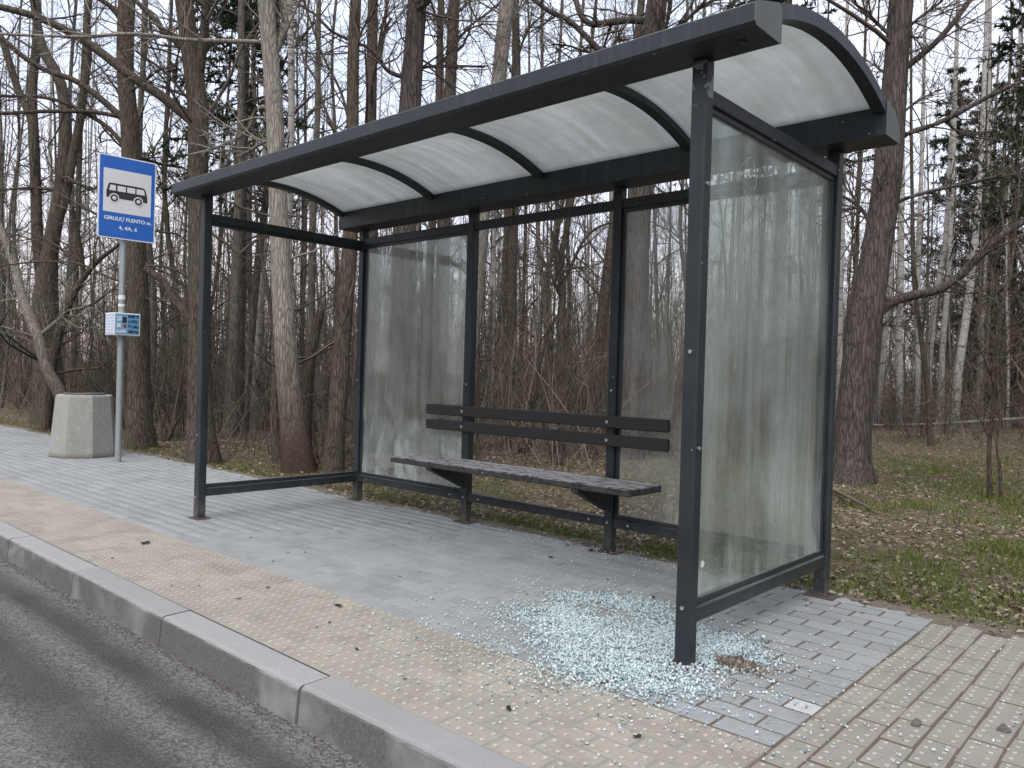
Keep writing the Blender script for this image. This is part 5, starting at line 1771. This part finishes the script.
# ------------------------------------------------------------------ scraps, stones, dirt on the pavement
def scrap_mesh(seed):
    rg = random.Random(seed)
    n = 9
    V = []
    for i in range(n):
        a = 2 * math.pi * i / n
        r = rg.uniform(.5, 1.0)
        V.append((r * math.cos(a), .45 * r * math.sin(a), rg.uniform(.15, .55)))
    V2 = [(x * .92, y * .92, z - .15) for x, y, z in V]
    c1, c2 = len(V) * 2, len(V) * 2 + 1
    V = V + V2 + [(0, 0, .35), (0, 0, .1)]
    F = []
    for i in range(n):
        j = (i + 1) % n
        F += [(i, j, c1), (n + j, n + i, c2), (i, n + i, n + j, j)]
    return fixn(pyd("scrap", V, F, SCRAP))


SC = [scrap_mesh(i) for i in range(5)]
DEB = [(-3.44, -.65), (-3.18, -.95), (-2.4, -.96), (-2.31, -.86), (-2.15, -.79), (-1.96, -.83), (-2.05, -.62), (-1.54, -.55), (-1.37, -.72), (-1.35, -.8), (-1.01, -.84), (-.64, -.9), (-1.77, .02), (-1.77, .16), (-2.42, .51), (-2.9, 1.06), (-2.43, .84), (-2.66, -.12), (-2.6, -.04), (-2.52, -.31), (-3.19, -.07), (-3.55, .33), (-1.51, 1.01), (-1.46, 1.36), (-.96, .84), (-.88, -.06), (-.59, .72), (-1.07, .28), (-.1, -.4), (-.2, -.82), (.22, -.68)]
BIG = {(-3.44, -.65): (.042, 'largest black scrap, lying on the tan tiles left of the shelter'), (-1.54, -.55): (.028, 'long black scrap on the tan tiles in front of the bench'),
       (-1.46, 1.36): (.040, 'dark clod on the pavers at the foot of the bench right post'), (-1.51, 1.01): (.026, 'black scrap on the grey pavers under the bench right end'),
       (-.1, -.4): (.028, 'black scrap at the near edge of the broken glass'), (-.2, -.82): (.026, 'black scrap on the tan tiles close to the kerb at the bottom'),
       (-.88, -.06): (.02, 'black scrap at the left tip of the broken glass'), (-.59, .72): (.02, 'black scrap on the far side of the broken glass'), (.22, -.68): (.02, 'black scrap on the tan tiles nearest the camera')}
for i, (x, y) in enumerate(DEB):
    s, lab = BIG.get((x, y), (rp.uniform(.009, .017), None))
    o = ob("scrap", SC[i % 5])
    o.location = (x, y, .003); o.scale = (s, s, s * .7); o.rotation_euler = (0, 0, rp.uniform(0, 6.28))
    if lab: tag(o, lab, "litter", "black scraps on the pavement")
    else:
        where = "tan tiles" if y < -.43 else "grey pavers"
        tag(o, "tiny black scrap", "litter", "tiny black scraps on the " + where)
        ROWS.setdefault(("tiny black scrap", "lying", "on the " + where), []).append((project((x, y, 0))[0], o))
name_rows()


def lump(name, x, y, r, hh, m, label, cat, seed, n=12):
    rg = np.random.default_rng(seed)
    V, F = [], []
    rings = 5
    for k in range(rings):
        t = k / (rings - 1) * math.pi / 2
        for i in range(n):
            a = 2 * math.pi * i / n
            rr = r * math.cos(t) * rg.uniform(.78, 1.15) + .001
            V.append((rr * math.cos(a), rr * .7 * math.sin(a), hh * math.sin(t) * rg.uniform(.75, 1.2)))
    for k in range(rings - 1):
        for i in range(n):
            F.append((k * n + i, k * n + (i + 1) % n, (k + 1) * n + (i + 1) % n, (k + 1) * n + i))
    F.append(tuple(range((rings - 1) * n, rings * n)))
    o = ob(name, pyd(name, V, F, m))
    o.location = (x, y, .001); o.rotation_euler = (0, 0, rg.uniform(0, 6))
    return tag(o, label, cat)


lump("stone", .83, .07, .020, .021, STONE, "grey stone on the tan tiles at the lower right", "stone", 1, 7)
lump("stone", 1.05, .23, .022, .022, STONE, "grey stone on the tan tiles at the right edge", "stone", 2, 7)
d = lump("dirt_heap", .14, .15, .085, .014, DIRT, "brown dirt heap amid the broken glass right of the front post", "dirt", 3, 22)


def crumbs():
    n = 700
    P = rng.normal(size=(n, 2)) * [.075, .045] + [.14, .15]
    s = rng.uniform(.003, .009, n)
    base = np.array([[1, 0, 0], [-.5, .87, 0], [-.5, -.87, 0], [0, 0, 1.1]])
    V = base[None] * s[:, None, None] * (1 + rng.uniform(-.4, .4, (n, 4, 3)))
    V += np.stack([P[:, 0], P[:, 1], .002 + .012 * np.exp(-((P[:, 0] - .14) / .07) ** 2 - ((P[:, 1] - .15) / .045) ** 2)], 1)[:, None]
    F = (np.arange(n)[:, None, None] * 4 + np.array([[0, 1, 3], [1, 2, 3], [2, 0, 3]])[None]).reshape(-1, 3)
    o = ob("crumbs", mesh_np("crumbs", V.reshape(-1, 3), F, BRUSH))
    o.parent = d; o.matrix_parent_inverse = d.matrix_basis.inverted()
    tag(o, kind="stuff")


bpy.context.view_layer.update()
crumbs()


def road_grit():
    """grit and leaf crumbs washed against the foot of the kerb"""
    n = 5200
    x = rng.uniform(-14, 2.5, n)
    y = -1.222 - np.abs(rng.normal(0, .030, n)) * (1 + .6 * np.sin(x * 3.1) * np.sin(x * .7))
    s = rng.uniform(.0018, .006, n)
    base = np.array([[1, 0, 0], [-.5, .87, 0], [-.5, -.87, 0], [0, 0, 1.0]])
    V = base[None] * s[:, None, None] * (1 + rng.uniform(-.4, .4, (n, 4, 3)))
    V += np.stack([x, y, np.full(n, -.1365)], 1)[:, None]
    F = (np.arange(n)[:, None, None] * 4 + np.array([[0, 1, 3], [1, 2, 3], [2, 0, 3]])[None]).reshape(-1, 3)
    tag(ob("road_grit", mesh_np("road_grit", V.reshape(-1, 3), F, GRIT)), "dark grit gathered along the foot of the kerb", "grit", kind="stuff")


GRIT = m_island("dark_grit", [(.035, .030, .025), (.07, .06, .05), (.12, .105, .09), (.05, .04, .03)])
road_grit()
